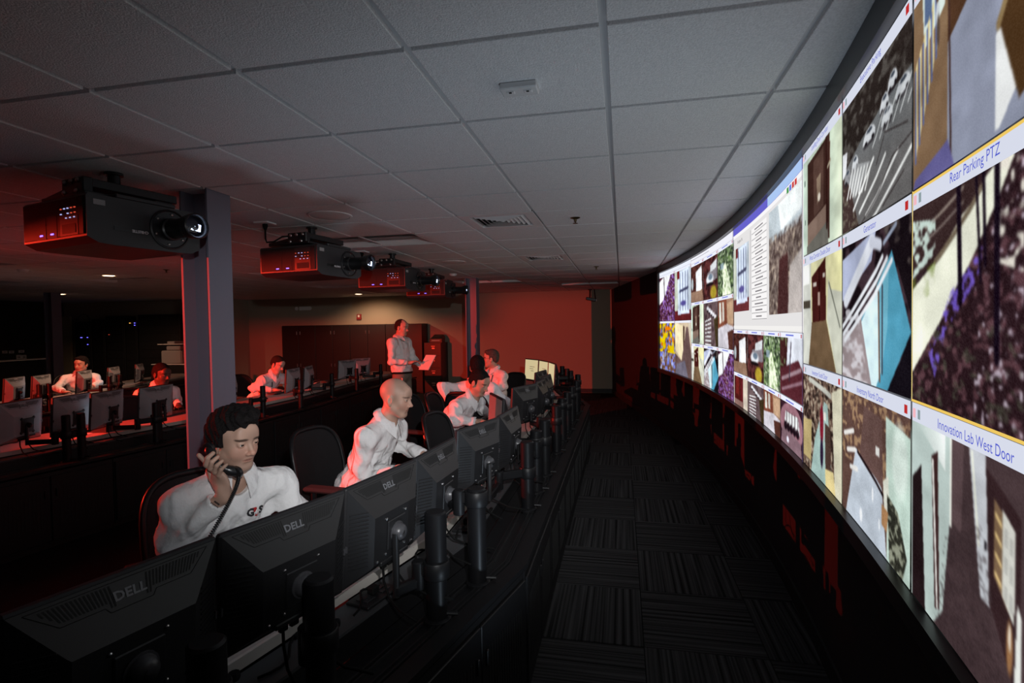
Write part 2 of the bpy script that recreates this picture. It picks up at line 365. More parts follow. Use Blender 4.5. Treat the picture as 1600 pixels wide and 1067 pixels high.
# ---- a small painter: pictures are numpy arrays that become the vertex colours of the curved windows
def vnoise(h, w, cy, cx, seed):
    r = np.random.default_rng(seed); g = r.random((cy+2, cx+2))
    y = np.linspace(0, cy, h, endpoint=False); x = np.linspace(0, cx, w, endpoint=False)
    yi = y.astype(int); xi = x.astype(int); fy = (y-yi)[:, None]; fx = (x-xi)[None]
    fy = fy*fy*(3-2*fy); fx = fx*fx*(3-2*fx)
    A = g[np.ix_(yi, xi)]; B = g[np.ix_(yi, xi+1)]; C_ = g[np.ix_(yi+1, xi)]; D = g[np.ix_(yi+1, xi+1)]
    return (A*(1-fx)+B*fx)*(1-fy)+(C_*(1-fx)+D*fx)*fy
WARP = None                                # how a picture's width is spread (the cameras behind the windows crop unevenly)
class Pic:
    def __init__(s, w, h, col=(128, 128, 128), seed=1):
        s.w, s.h, s.seed = w, h, seed; s.a = np.ones((h, w, 3))*np.array(col, float)
        s.U, s.V = np.meshgrid((np.arange(w)+.5)/w, (np.arange(h)+.5)/h)
        if WARP: s.U = np.interp(s.U, *WARP)
    def put(s, m, c, al=1.):
        m = np.clip(m, 0, 1)[..., None]*al; s.a = s.a*(1-m)+np.array(c, float)*m; return s
    def grad(s, c0, c1, vert=True):
        t = (s.V if vert else s.U)[..., None]; s.a = np.array(c0, float)*(1-t)+np.array(c1, float)*t; return s
    def mask_poly(s, P):
        n = len(P); ins = np.zeros_like(s.U, bool); j = n-1
        for i in range(n):
            (xi, yi), (xj, yj) = P[i], P[j]
            if yi != yj: ins ^= ((yi > s.V) != (yj > s.V)) & (s.U < (xj-xi)*(s.V-yi)/(yj-yi)+xi)
            j = i
        return ins.astype(float)
    def poly(s, P, c, al=1.): return s.put(s.mask_poly(P), c, al)
    def rect(s, x0, y0, x1, y1, c, al=1.): return s.put(((s.U >= x0) & (s.U <= x1) & (s.V >= y0) & (s.V <= y1)).astype(float), c, al)
    def line(s, a, b, wd, c, al=1.):
        ax, ay = a; dx, dy = b[0]-ax, b[1]-ay; L2 = dx*dx+dy*dy+1e-9; t = np.clip(((s.U-ax)*dx+(s.V-ay)*dy)/L2, 0, 1)
        d = np.hypot(s.U-ax-t*dx, (s.V-ay-t*dy)*.75); return s.put(np.clip((wd-d)/(wd*.4)+.5, 0, 1), c, al)
    def ell(s, cx, cy, rx, ry, c, al=1.): return s.put(np.clip(2.5*(1.15-np.hypot((s.U-cx)/rx, (s.V-cy)/ry))+.2, 0, 1), c, al)
    def noise(s, cx, cy, c, lo=.5, hi=.7, al=1., m=None):
        s.seed += 7; n = .65*vnoise(s.h, s.w, cy, cx, s.seed)+.35*vnoise(s.h, s.w, cy*2, cx*2, s.seed+3)
        k = np.clip((n-lo)/(hi-lo), 0, 1); return s.put(k if m is None else k*m, c, al)
    def grain(s, amt):
        s.seed += 1
        for _ in range(1 if s.w < 80 else 3):
            q = np.pad(s.a, ((1, 1), (1, 1), (0, 0)), 'edge'); s.a = (q[1:-1, 1:-1]*2+q[:-2, 1:-1]+q[2:, 1:-1]+q[1:-1, :-2]+q[1:-1, 2:])/6
        s.a *= (.86+.28*(.6*vnoise(s.h, s.w, 4, 4, s.seed+50)+.4*vnoise(s.h, s.w, 14, 14, s.seed+51)))[..., None]
        s.a += (np.random.default_rng(s.seed).random((s.h, s.w, 1))-.5)*amt; return s

def p_rearpark(w, h, sd):
    p = Pic(w, h, (58, 44, 48), sd)
    p.poly([(-.01, .86), (-.01, .42), (.2, .30), (.40, .14), (.60, .04), (.75, -.01), (.92, -.01), (.75, .13), (.55, .30), (.38, .44), (.17, .66)], (246, 248, 228))
    p.poly([(-.01, 0), (.55, 0), (.62, .05), (.42, .14), (.2, .30), (-.01, .36)], (64, 50, 50)); p.line((.2, .30), (.6, .06), .012, (120, 108, 92))
    p.line((.12, .12), (.44, .02), .006, (140, 128, 120)); p.line((.14, .18), (.44, .08), .005, (120, 108, 104))
    tree = p.mask_poly([(0, .06), (.2, .1), (.2, .26), (0, .36)]); p.noise(24, 24, (196, 214, 205), .42, .58, 1, tree)
    lo = p.mask_poly([(-.01, .88), (.17, .66), (.38, .44), (.55, .30), (.8, .12), (1.01, -.01), (1.01, 1.01), (-.01, 1.01)])
    p.put(lo, (52, 38, 42), 1); p.noise(30, 34, (108, 78, 84), .5, .7, .8, lo)
    vio = p.mask_poly([(.14, .72), (.34, .45), (.62, .28), (.6, .38), (.3, .62), (.2, .85)]); p.noise(44, 44, (118, 96, 205), .42, .6, .9, vio)
    p.noise(40, 40, (205, 190, 205), .68, .8, .9, lo*(p.U > .55)); p.noise(28, 30, (90, 96, 80), .6, .75, .5, lo*(p.V > .6))
    cl = p.mask_poly([(.75, .0), (1, .0), (1, .42), (.72, .36)]); p.noise(20, 16, (232, 226, 214), .58, .68, 1, cl)
    for x0, y0, x1, y1, wd in ((.40, .0, .42, .5, .018), (.55, .0, .60, .42, .012), (.62, 0, .64, .36, .014), (.74, 0, .75, .72, .026)): p.line((x0, y0), (x1, y1), wd, (36, 28, 38))
    p.noise(14, 14, (120, 140, 60), .62, .75, .6, p.mask_poly([(0, .36), (.2, .3), (.2, .44), (0, .5)])); return p.grain(14)
def p_innov(w, h, sd):
    p = Pic(w, h, (74, 61, 63), sd); p.poly([(0, 0), (.34, 0), (.34, .42), (.28, .88), (.2, 1.0), (0, 1.0)], (186, 202, 197))
    p.put(np.clip((p.U-.05)*3, 0, 1)*p.mask_poly([(.05, 0), (.30, 0), (.30, .18)]), (250, 252, 250))
    p.poly([(.01, .32), (.09, .22), (.13, 1.0), (.01, 1.0)], (46, 36, 38)); p.poly([(.18, .14), (.23, .1), (.25, .9), (.21, .92)], (66, 46, 46))
    p.line((.19, .16), (.23, .9), .006, (250, 250, 244)); p.poly([(.36, 0), (.46, 0), (.44, .42), (.36, .40)], (92, 76, 78)); p.line((.35, 0), (.35, .42), .008, (240, 240, 230))
    p.poly([(.5, 0), (.66, 0), (.70, .62), (.62, .62)], (196, 200, 206)); p.line((.53, .02), (.6, .4), .009, (236, 238, 222))
    p.poly([(.66, .05), (1.0, .18), (1.0, .9), (.72, .62)], (58, 44, 46)); p.poly([(.74, .16), (.95, .25), (.94, .6), (.74, .48)], (120, 98, 78))
    p.poly([(.82, .18), (.95, .24), (.94, .6), (.82, .52)], (206, 206, 198))
    for k in range(3): p.rect(.845+.05*0, .25+.11*k, .875, .32+.11*k, (178, 178, 172)); p.rect(.895, .27+.11*k, .925, .34+.11*k, (178, 178, 172))
    for k in range(4): p.line((.755, .22+.08*k), (.81, .25+.08*k), .008, (214, 184, 128))
    p.ell(.9, .7, .03, .1, (150, 110, 78)); p.ell(.9, .66, .012, .05, (224, 216, 200)); p.rect(.655, .36, .675, .40, (40, 36, 40))
    p.poly([(.97, .5), (1.01, .55), (1.01, 1.01), (.93, 1.01)], (226, 228, 222)); p.noise(60, 60, (60, 50, 52), .45, .7, .5, p.mask_poly([(.3, .5), (.62, .3), (.9, 1), (.2, 1)])); return p.grain(8)
def p_hall(w, h, sd):
    p = Pic(w, h, (120, 104, 86), sd); p.rect(.3, 0, 1, 1, (146, 152, 172)); p.poly([(0, .0), (.3, 0), (.3, 1), (0, 1)], (128, 104, 82))
    p.grad((128, 110, 92), (104, 90, 96)) if False else None
    p.poly([(.08, .0), (.26, 0), (.27, .2), (.10, .3)], (208, 222, 216)); p.rect(.10, 0, .16, .18, (92, 108, 140))
    for k in range(6):
        x = .02+.035*k; p.poly([(x, .34-.05*k), (x+.02, .30-.05*k), (x+.022, .78-.09*k), (x+.004, .86-.09*k)], (214, 200, 150)); p.line((x, .36-.05*k), (x+.005, .86-.09*k), .006, (92, 104, 150))
    p.ell(.21, .2, .014, .06, (190, 196, 200)); p.ell(.215, .29, .012, .08, (86, 74, 66)); p.ell(.21, .12, .012, .025, (90, 70, 60))
    p.poly([(.29, .0), (.36, 0), (.78, -.1), (.78, .14), (.30, .4)], (84, 62, 48)); p.poly([(.33, .0), (.55, 0), (.32, .22)], (110, 88, 66))
    p.line((.30, 0), (.33, .95), .008, (70, 52, 48)); p.poly([(.34, .42), (.84, .04), (1, .0), (1, .35), (.8, .55), (.72, .74), (.38, 1.0), (.36, 1)], (148, 154, 174))
    p.line((.86, 0), (.86, .44), .007, (60, 50, 46)); p.poly([(.72, .60), (.76, .58), (.92, .86), (.75, .98), (.72, .98)], (238, 240, 240))
    p.poly([(.74, .56), (1.0, .30), (1.0, .9), (.94, .92)], (80, 60, 42)); p.line((.74, .57), (1.0, .31), .02, (140, 118, 86)); p.poly([(.02, .95), (.3, .86), (.36, 1), (0, 1)], (104, 100, 150)); return p.grain(8)
def p_exec(w, h, sd):
    p = Pic(w, h, (116, 121, 124), sd); p.put(np.clip(1.6*p.V-.2, 0, 1), (104, 94, 90), .45)
    top = p.mask_poly([(0, 0), (1, 0), (1, .28), (.6, .3), (.3, .38), (0, .52)]); p.put(top, (52, 46, 44)); p.noise(18, 18, (96, 92, 88), .5, .72, .8, top)
    p.poly([(0, .35), (.08, .36), (.06, .52), (0, .56)], (226, 228, 232)); p.poly([(0, .55), (.08, .56), (.26, 1), (0, 1)], (74, 60, 58)); p.noise(24, 30, (120, 112, 100), .5, .7, .8, p.mask_poly([(0, .55), (.08, .56), (.26, 1), (0, 1)]))
    def car(x, y, w, c=(214, 218, 222)):
        p.poly([(x-w, y+.05), (x-.8*w, y+.0), (x-.4*w, y-.035), (x+.3*w, y-.05), (x+.75*w, y-.03), (x+w, y+.0), (x+.95*w, y+.035), (x+.2*w, y+.055)], c); p.poly([(x-.45*w, y-.015), (x-.2*w, y-.033), (x+.35*w, y-.040), (x+.6*w, y-.018), (x+.1*w, y-.005)], (74, 80, 90)); p.ell(x-.45*w, y+.052, w*.22, .014, (34, 30, 34)); p.ell(x+.62*w, y+.040, w*.2, .014, (34, 30, 34)); p.poly([(x-w, y+.06), (x+.9*w, y+.045), (x+.7*w, y+.075), (x-.7*w, y+.085)], (58, 54, 58), .7)
    for x, y, w in ((.62, .30, .07), (.74, .22, .07), (.40, .40, .085), (.66, .40, .09), (.88, .33, .10)): car(x, y, w)
    car(.2, .50, .05); car(.08, .55, .05, (150, 150, 154))
    for k in range(6): p.line((.45+.1*k, .52-.01*k), (.60+.1*k, .36-.01*k), .005, (222, 226, 226))
    p.poly([(.08, .6), (.2, .52), (.42, .60), (.2, .78)], (196, 200, 202), .6)
    for k in range(7): p.line((.08+.045*k, .74-.015*k+.02*k), (.16+.045*k, .55+.012*k), .008, (240, 242, 240))
    for k in range(4): p.line((.18+.09*k+.0, .86+.05*k), (.46+.18*k, .60+.045*k), .010, (244, 246, 244))
    for a, b in (((.62, .5), (.95, .58)), ((.5, .66), (.62, .52)), ((.55, .85), (.74, .7)), ((.74, .7), (1, .66)), ((.3, 1), (.55, .85)), ((.6, .97), (.9, .84))): p.line(a, b, .004, (64, 58, 58))
    return p.grain(16)
def p_dock(w, h, sd):
    p = Pic(w, h, (190, 206, 188), sd); p.put(np.clip((p.U-.62)*2.6, 0, 1), (232, 242, 214)); p.put(np.clip((.12-p.U)*9, 0, 1), (214, 236, 222))
    p.poly([(.12, .06), (.68, .0), (.68, .96), (.12, .92)], (66, 48, 44)); p.poly([(.26, .1), (.5, .06), (.5, .62), (.28, .66)], (88, 68, 62)); p.poly([(.34, .3), (.44, .28), (.44, .44), (.36, .56)], (140, 120, 104))
    p.ell(.4, .5, .03, .04, (230, 222, 206)); p.poly([(.12, .7), (.6, .62), (.62, .9), (.12, .96)], (128, 108, 98)); p.poly([(.1, .92), (.62, .78), (.64, 1), (.1, 1)], (108, 106, 100))
    p.line((.58, .02), (.6, .84), .02, (56, 36, 34)); p.line((.68, .1), (.66, .5), .01, (80, 44, 40)); p.line((.62, .3), (.7, .26), .012, (160, 150, 130)); p.rect(.04, .2, .055, .26, (60, 70, 70)); p.rect(.05, .62, .065, .68, (60, 70, 70)); return p.grain(8)
def p_west(w, h, sd):
    p = Pic(w, h, (220, 216, 172), sd); p.put(np.clip((p.U-.5)*2, 0, 1), (240, 236, 178)); p.rect(.0, 0, .2, .5, (206, 208, 200)); p.rect(0, 0, .16, .2, (238, 240, 236))
    p.poly([(.22, .14), (.56, .0), (.58, .56), (.24, .58)], (74, 40, 38)); p.line((.40, .08), (.41, .56), .008, (40, 22, 22)); p.rect(.37, .3, .42, .42, (176, 150, 140)); p.rect(.26, .2, .34, .24, (200, 190, 180)); p.rect(.48, .14, .54, .18, (200, 190, 180))
    p.poly([(.22, .58), (.58, .56), (.86, 1.01), (.14, 1.01)], (112, 92, 72)); p.poly([(0, .5), (.2, .44), (.22, .6), (.14, 1), (0, 1)], (214, 216, 206)); p.poly([(.64, .2), (.72, .3), (1.0, .34), (1, 1), (.86, 1), (.6, .56)], (204, 206, 190)); p.line((.66, .24), (.95, .62), .008, (90, 92, 84)); p.rect(0, .36, .18, .44, (80, 74, 66)); return p.grain(8)
def p_gen(w, h, sd):
    p = Pic(w, h, (70, 56, 62), sd); p.noise(10, 10, (34, 28, 32), .4, .6, .9); p.poly([(0, .1), (.5, -.02), (.44, .18), (.0, .42)], (178, 186, 214)); p.poly([(0, .7), (.3, .55), (.55, 1), (0, 1)], (150, 136, 138)); p.noise(10, 20, (216, 214, 220), .5, .7, .8, p.mask_poly([(0, .45), (.25, .5), (.4, 1), (0, 1)]))
    p.poly([(.3, .56), (.74, .16), (1.0, .64), (.68, 1.0), (.46, 1.0)], (86, 156, 184)); p.poly([(.30, .58), (.52, .34), (.58, .9), (.5, 1), (.44, 1)], (214, 238, 244)); p.poly([(.52, .34), (.7, .2), (.68, .62), (.58, .92)], (112, 178, 200))
    p.poly([(.68, 1), (1, .66), (1, 1)], (36, 32, 38)); p.poly([(.6, 0), (1, 0), (1, .55), (.78, .2)], (38, 32, 36)); p.noise(12, 12, (110, 100, 96), .55, .7, .7, p.mask_poly([(.6, 0), (1, 0), (1, .3), (.78, .2)]))
    for k in range(3): p.line((.0+.02*k, .62+.05*k), (.6+.07*k, .18+.02*k), .014, (236, 240, 246))
    p.line((.06, .42), (.44, .06), .04, (226, 230, 240)); p.line((.44, .06), (.56, .1), .03, (206, 210, 224)); p.line((.54, .4), (.56, .95), .012, (110, 84, 72)); p.line((.6, .36), (.6, .9), .01, (66, 60, 70)); p.line((.62, .1), (.8, .02), .012, (150, 160, 180)); return p.grain(10)
def p_invs(w, h, sd):
    p = Pic(w, h, (112, 92, 82), sd); p.noise(30, 30, (206, 190, 166), .52, .66, .8); p.noise(24, 20, (50, 40, 38), .5, .64, .9); p.poly([(.3, .62), (.52, .2), (.62, .22), (.76, 1.01), (.2, 1.01)], (168, 196, 190)); p.poly([(.54, .4), (.7, .42), (.72, .95), (.56, .9)], (84, 66, 60))
    p.poly([(.74, .08), (1, .0), (1, 1), (.82, 1)], (222, 218, 192)); p.ell(.46, .44, .04, .2, (124, 40, 54)); p.ell(.45, .2, .02, .04, (160, 120, 104)); p.ell(.46, .72, .035, .14, (52, 40, 60)); p.poly([(.55, .84), (.78, .8), (.84, 1), (.56, 1)], (228, 210, 150)); p.line((.16, .04), (.7, .12), .02, (200, 200, 190)); p.poly([(0, .5), (.22, .46), (.2, .9), (0, .9)], (190, 170, 120)); p.rect(.5, .3, .58, .38, (230, 230, 220)); return p.grain(26)
def p_invn(w, h, sd):
    p = Pic(w, h, (96, 74, 68), sd); p.noise(30, 26, (176, 142, 110), .5, .66, .8, (p.V < .55)*1.); p.poly([(.06, 1.01), (.22, .42), (.6, .56), (.68, 1.01)], (196, 206, 218)); p.poly([(.34, .06), (.6, .1), (.62, .56), (.28, .46)], (104, 82, 78)); p.line((.25, .44), (.62, .6), .01, (40, 30, 32))
    p.poly([(.66, .06), (1.0, .12), (1, 1.01), (.68, 1.01)], (196, 218, 206)); p.ell(.86, .3, .1, .22, (232, 244, 236), .7); p.poly([(.62, .5), (.7, .44), (.72, .7), (.64, .72)], (226, 228, 214)); p.poly([(.68, .56), (.84, .62), (.96, .85), (.9, 1.01), (.72, 1.01)], (56, 56, 50)); p.noise(30, 30, (156, 160, 140), .55, .7, .9, p.mask_poly([(.68, .56), (.84, .62), (.96, .85), (.9, 1.01), (.72, 1.01)]))
    for k in range(3): p.line((.04+.05*k, .36+.12*k), (.18+.03*k, .30+.14*k), .015, (230, 228, 224))
    p.poly([(.6, .66), (.7, .68), (.68, .82), (.6, .8)], (172, 128, 92)); p.ell(.46, .66, .012, .05, (246, 250, 255)); p.ell(.56, .82, .012, .04, (246, 250, 255)); p.ell(.3, .9, .02, .05, (246, 250, 255)); p.rect(.5, .3, .56, .36, (226, 226, 222)); return p.grain(22)
def p_door(w, h, sd):
    p = Pic(w, h, (176, 186, 196), sd); p.rect(0, .0, .2, 1, (190, 196, 182)); p.poly([(.2, .05), (.85, .0), (.82, .8), (.25, .84)], (206, 218, 236)); p.rect(.16, 0, .3, .16, (104, 34, 36)); p.rect(0, .8, 1, 1, (96, 42, 46)); p.poly([(.2, .76), (.85, .72), (.9, .86), (.2, .88)], (214, 224, 246))
    for x in (.34, .5, .66, .8): p.line((x, .08), (x, .78), .02, (88, 94, 120))
    p.line((.3, .42), (.82, .38), .02, (70, 72, 96)); p.ell(.53, .66, .16, .05, (86, 80, 140)); return p.grain(12)
def p_trail(w, h, sd):
    p = Pic(w, h, (92, 108, 82), sd); p.noise(14, 14, (44, 50, 44), .4, .62, .9); p.noise(22, 22, (196, 212, 176), .56, .7, .9); p.poly([(.3, .4), (.5, .3), (.72, .62), (.9, 1), (.3, 1), (.36, .66)], (232, 240, 214)); p.noise(18, 18, (120, 150, 90), .55, .72, .7); p.rect(.18, .28, .4, .42, (150, 170, 190), .7); return p.grain(16)
def p_tower(w, h, sd):
    p = Pic(w, h, (88, 56, 52), sd); p.noise(12, 12, (50, 34, 34), .4, .6, .7); p.poly([(.4, .2), (.86, .08), (.9, .72), (.42, .72)], (226, 228, 232)); p.rect(.56, .35, .78, .72, (246, 250, 252)); p.poly([(0, .72), (.9, .70), (1, 1), (0, 1)], (140, 112, 96)); p.ell(.12, .5, .08, .16, (170, 180, 186)); return p.grain(18)
def p_lot(w, h, sd):
    p = Pic(w, h, (104, 88, 90), sd); p.noise(10, 10, (64, 50, 54), .45, .7, .7)
    for k in range(7): p.line((.12, .44+.09*k), (.52, .38+.1*k), .012, (236, 238, 240))
    for k in range(5): p.ell(.3+.13*k, .14+.05*k, .08, .05, (214, 214, 220)); p.ell(.32+.13*k, .2+.05*k, .08, .02, (40, 34, 38))
    p.poly([(.72, .4), (1, .3), (1, 1), (.86, 1)], (70, 60, 44)); return p.grain(14)
def p_car(w, h, sd):
    p = Pic(w, h, (96, 58, 58), sd); p.noise(10, 10, (52, 34, 36), .42, .62, .8); p.poly([(.3, .36), (.95, .2), (.96, .56), (.3, .6)], (128, 122, 128)); p.ell(.46, .52, .24, .12, (222, 226, 232)); p.ell(.5, .47, .14, .07, (110, 124, 140)); p.ell(.46, .64, .26, .04, (40, 32, 34)); p.ell(.7, .86, .2, .16, (190, 170, 60), .8); p.poly([(.5, .2), (.95, .1), (.9, .3), (.5, .36)], (200, 204, 208)); return p.grain(16)
def p_room(w, h, sd):
    p = Pic(w, h, (150, 118, 100), sd); p.poly([(0, .0), (.55, 0), (.6, .5), (0, .62)], (120, 74, 60)); p.poly([(.08, .05), (.2, .05), (.24, .48), (.1, .5)], (216, 214, 204)); p.poly([(.28, .05), (.4, .05), (.42, .44), (.3, .46)], (196, 190, 180)); p.poly([(0, .6), (.6, .5), (1, .56), (1, 1), (0, 1)], (200, 196, 204)); p.poly([(.62, .66), (1, .60), (1, 1), (.7, 1)], (84, 56, 50)); p.poly([(.6, .1), (1, .04), (1, .5), (.62, .5)], (182, 150, 122)); return p.grain(12)
def p_fish(w, h, sd):
    p = Pic(w, h, (150, 110, 120), sd); p.put((np.hypot((p.U-.5)/.5, (p.V-.45)/.46) > 1)*1., (58, 40, 48)); p.poly([(.1, .6), (.9, .7), (.95, 1), (.05, 1)], (128, 104, 112)); p.poly([(.25, .22), (.8, .2), (.86, .56), (.2, .5)], (222, 226, 226))
    for k in range(5): p.ell(.25+.13*k, .55, .07, .1, (40, 30, 36)); p.line((.3+.12*k, .2), (.3+.12*k, .5), .015, (90, 74, 80))
    p.ell(.35, .84, .05, .07, (236, 236, 250)); return p.grain(10)
def p_shop(w, h, sd):
    p = Pic(w, h, (120, 106, 100), sd); p.rect(0, 0, 1, .3, (176, 186, 192)); p.poly([(.3, .0), (1, .0), (1, .2), (.4, .26)], (222, 228, 228)); p.noise(40, 40, (58, 44, 42), .45, .6, .9, (p.V > .26)*1.); p.noise(40, 40, (206, 190, 170), .62, .72, .9, (p.V > .26)*1.); p.poly([(.35, .5), (.6, .48), (.62, 1), (.28, 1)], (66, 38, 38)); p.poly([(.66, .6), (1, .5), (1, 1), (.6, 1)], (176, 168, 164)); return p.grain(22)
def p_map(w, h, sd):
    p = Pic(w, h, (112, 78, 60), sd); p.noise(16, 18, (84, 66, 54), .45, .65, .8); p.noise(14, 16, (116, 128, 214), .5, .62, 1); p.noise(12, 12, (190, 200, 226), .6, .7, .6); p.noise(7, 8, (226, 196, 20), .52, .6, 1, (p.V < .62)*1.); p.noise(8, 9, (226, 120, 20), .66, .72, 1, (p.V < .62)*1.); return p.grain(26)
def p_corr(w, h, sd):
    p = Pic(w, h, (196, 178, 152), sd); p.poly([(0, .0), (.5, .06), (.62, .26), (.4, .7), (0, .52)], (232, 218, 180)); p.poly([(.5, .06), (.6, .08), (.56, .48), (.5, .5)], (74, 52, 46)); p.poly([(.7, .08), (.8, .08), (1, .6), (1, 1), (0, 1), (0, .6), (.4, .72)], (104, 84, 82)); p.poly([(.1, .8), (.6, .7), (.8, 1), (0, 1)], (110, 112, 132), .7); p.poly([(.82, .0), (1, 0), (1, .5)], (206, 196, 178)); return p.grain(12)
def p_dark(w, h, sd):
    p = Pic(w, h, (96, 40, 44), sd); p.rect(.06, .0, .5, .8, (78, 38, 36)); p.rect(.16, .04, .4, .62, (104, 44, 42)); p.rect(.68, 0, 1, 1, (206, 194, 178)); p.rect(.0, .8, .7, 1, (130, 102, 96)); p.rect(.0, 0, .05, 1, (196, 190, 184)); return p.grain(12)
def p_hill(w, h, sd):
    p = Pic(w, h, (92, 50, 66), sd); p.noise(34, 34, (52, 30, 46), .4, .6, .9); p.poly([(0, .62), (.0, .1), (.3, .0), (.74, .0), (.5, .3), (.3, .5)], (240, 242, 244)); p.noise(26, 26, (150, 112, 196), .52, .66, .9, (p.U+p.V > .75)*1.); p.noise(40, 40, (224, 206, 190), .72, .8, .9, (p.U+p.V > .8)*1.); p.line((.3, 0), (.34, .5), .02, (50, 30, 40)); return p.grain(18)
def p_roof(w, h, sd):
    p = Pic(w, h, (206, 210, 220), sd); p.poly([(0, .0), (.36, .0), (.3, .5), (0, .6)], (70, 44, 44)); p.poly([(0, .56), (.8, .34), (1, .5), (1, 1), (0, 1)], (86, 48, 54)); p.line((.1, .72), (.9, .48), .025, (150, 126, 134)); p.line((.1, .9), (.95, .66), .02, (140, 110, 120)); p.line((.5, .1), (.42, .7), .02, (70, 60, 70)); p.noise(10, 10, (120, 140, 100), .5, .66, .7, (p.U < .3)*(p.V < .5)*1.); return p.grain(12)

ACC = lin
def window(s0, s1, z0, z1, pic, name='camera_window', off=0., nx=None, ny=None):
    """one curved piece of picture between arc positions s0 (its left edge) and s1, heights z0..z1"""
    a = np.clip(pic.a, 0, 255)/255; h, w, _ = a.shape
    ss = np.linspace(s0, s1, w); zs = np.linspace(z1, z0, h); R = SR-off
    S, Z = np.meshgrid(ss, zs); co = np.stack([SCX+R*np.cos(S/SR)-vw.location[0], SCY+R*np.sin(S/SR)-vw.location[1], Z], -1).reshape(-1, 3)
    idx = np.arange(h*w).reshape(h, w); q = np.stack([idx[:-1, :-1], idx[1:, :-1], idx[1:, 1:], idx[:-1, 1:]], -1).reshape(-1, 4)
    me = bpy.data.meshes.new(name); me.vertices.add(len(co)); me.vertices.foreach_set('co', co.ravel())
    me.loops.add(q.size); me.loops.foreach_set('vertex_index', q.ravel().astype(np.int32))
    me.polygons.add(len(q)); me.polygons.foreach_set('loop_start', np.arange(0, q.size, 4, dtype=np.int32))
    me.update(calc_edges=True); me.validate()
    ca = me.color_attributes.new('Col', 'FLOAT_COLOR', 'POINT')
    ca.data.foreach_set('color', np.concatenate([lin(a).reshape(-1, 3), np.ones((h*w, 1))], 1).ravel().astype(np.float32))
    me.materials.append(MATS['projection']); return link(name, me, vw)
def plain(s0, s1, z0, z1, col, name, off=.0, n=6):
    p = Pic(n, 2); p.a[:] = col; return window(s0, s1, z0, z1, p, name, off)
def wtext(body, s, z, size, col, off=.006, squeeze=1., bold=0.):
    v, f = text_mesh(body, size, bold=bold); v = v.copy(); v[:, 0] *= squeeze
    vs = [W(arc(s-x, z+y, -off)) for x, y, _ in v]; mb = MB().add(vs, f)
    nm = 'ink_%d_%d_%d' % tuple(int(c) for c in col)
    if nm not in MATS: mat(nm, (0, 0, 0), 1, spec=0, emit=(srgb(*col), SCREEN_GAIN))
    return mb.build('window_title', nm, vw)
BARC = (200, 204, 218); DIM = .90
def feed(s0, s1, z0, z1, fn, res, title=None, bar=.045, size=.026, yellow=False, seed=1):
    g = .006 if abs(s1-s0) > .5 else .004
    s0 -= g; s1 += g
    plain(s0, s1, z1-bar, z1-.002, BARC, 'title_bar')
    if yellow:
        plain(s0, s1, z1-.008, z1-.002, (222, 186, 90), 'highlight_border', .002); plain(s0, s1, z0, z0+.006, (222, 186, 90), 'highlight_border', .002)
        plain(s0, s0-.005, z0, z1, (230, 205, 130), 'highlight_border', .002, 2)
    pic = fn(*res, seed); pic.a = np.clip(pic.a, 0, 255); pic.a = DIM*(pic.a-.10*(255-pic.a)*(pic.a < 128)*(1-pic.a/128)); window(s0, s1, z0+.003, z1-bar, pic)
    zc = z1-bar/2-.002; q = min(.011, bar*.3)
    plain(s1+.012+2*q, s1+.012, zc-q, zc+q, (176, 40, 40), 'close_button', .003, 2)
    plain(s0-.014, s0-.014-1.6*q, zc-q, zc+q, (226, 170, 178), 'record_icon', .003, 2)
    if bar > .04: plain(s0-.045, s0-.045-1.4*q, zc-q, zc+q, (130, 146, 150), 'status_icon', .003, 2)
    if title: wtext(title, (s0+s1)/2, zc-.001, size, (72, 82, 190), .005, .95)
# ---- the 3 x 3 block of large windows
c4 = [-1.845, -2.48, -3.14, -3.80]; r4 = [2.432, 1.958, 1.456, .985]
big = [[(p_dock, 'Loading Dock Corridor'), (p_exec, 'Executive Parking'), (p_hall, None)],
       [(p_west, 'West Corridor Double Door'), (p_gen, 'Generator'), (p_rearpark, 'Rear Parking PTZ')],
       [(p_invs, 'Inventory South Door'), (p_invn, 'Inventory North Door'), (p_innov, 'Innovation Lab West Door')]]
for r in range(3):
    for c in range(3):
        fn, t = big[r][c]; WARP = ([0, .26, .47, .63, .76, 1], [0, .25, .5, .75, 1, 1.5]) if c == 2 else ([0, .57, 1], [0, .5, 1])
        feed(c4[c], c4[c+1], r4[r+1], r4[r], fn, (220 if c else 140, 180), t, .046, .030, (r == 1 and c == 2), 11*r+c+2)
WARP = None; BARC = (222, 225, 237); DIM = 1.
# ---- third block: a desktop with a door camera, a list of buttons and a shop camera; below 2 x 4 small windows
a, b = SEG3
plain(a-.004, b+.004, 1.60, 2.428, (214, 212, 212), 'desktop_window', -.004, 20)
plain(a-.006, b+.006, 2.372, 2.428, (96, 92, 190), 'menu_bar', .0, 20); plain(-1.0, b+.006, 2.372, 2.428, (160, 186, 226), 'menu_bar', .002, 10)
plain(a-.006, b+.006, 2.345, 2.372, (232, 230, 232), 'tool_bar', .0, 20); plain(a-.01, b+.01, 1.606, 1.632, (226, 224, 222), 'task_bar', .0, 20)
wtext('Burlington, MA', -.10, 2.300, .036, (60, 58, 60), .003, .8)
window(.16, -.40, 1.745, 2.255, p_door(60, 70, 5)); window(-1.03, -1.83, 1.70, 2.325, p_shop(84, 90, 9))
for k in range(15):
    zc = 2.30-.043*k; plain(-.50, -.965, zc-.017, zc+.017, (232, 230, 230), 'list_button', .001, 3); plain(-.60-.02*(k % 3), -.86+.02*(k % 4), zc-.005, zc+.004, (120, 116, 120), 'button_caption', .002, 2)
    plain(-.50, -.965, zc-.0205, zc-.0175, (110, 108, 112), 'button_edge', .001, 3)
plain(-.44, -.47, 1.735, 2.32, (190, 188, 190), 'scroll_bar', .0, 2)
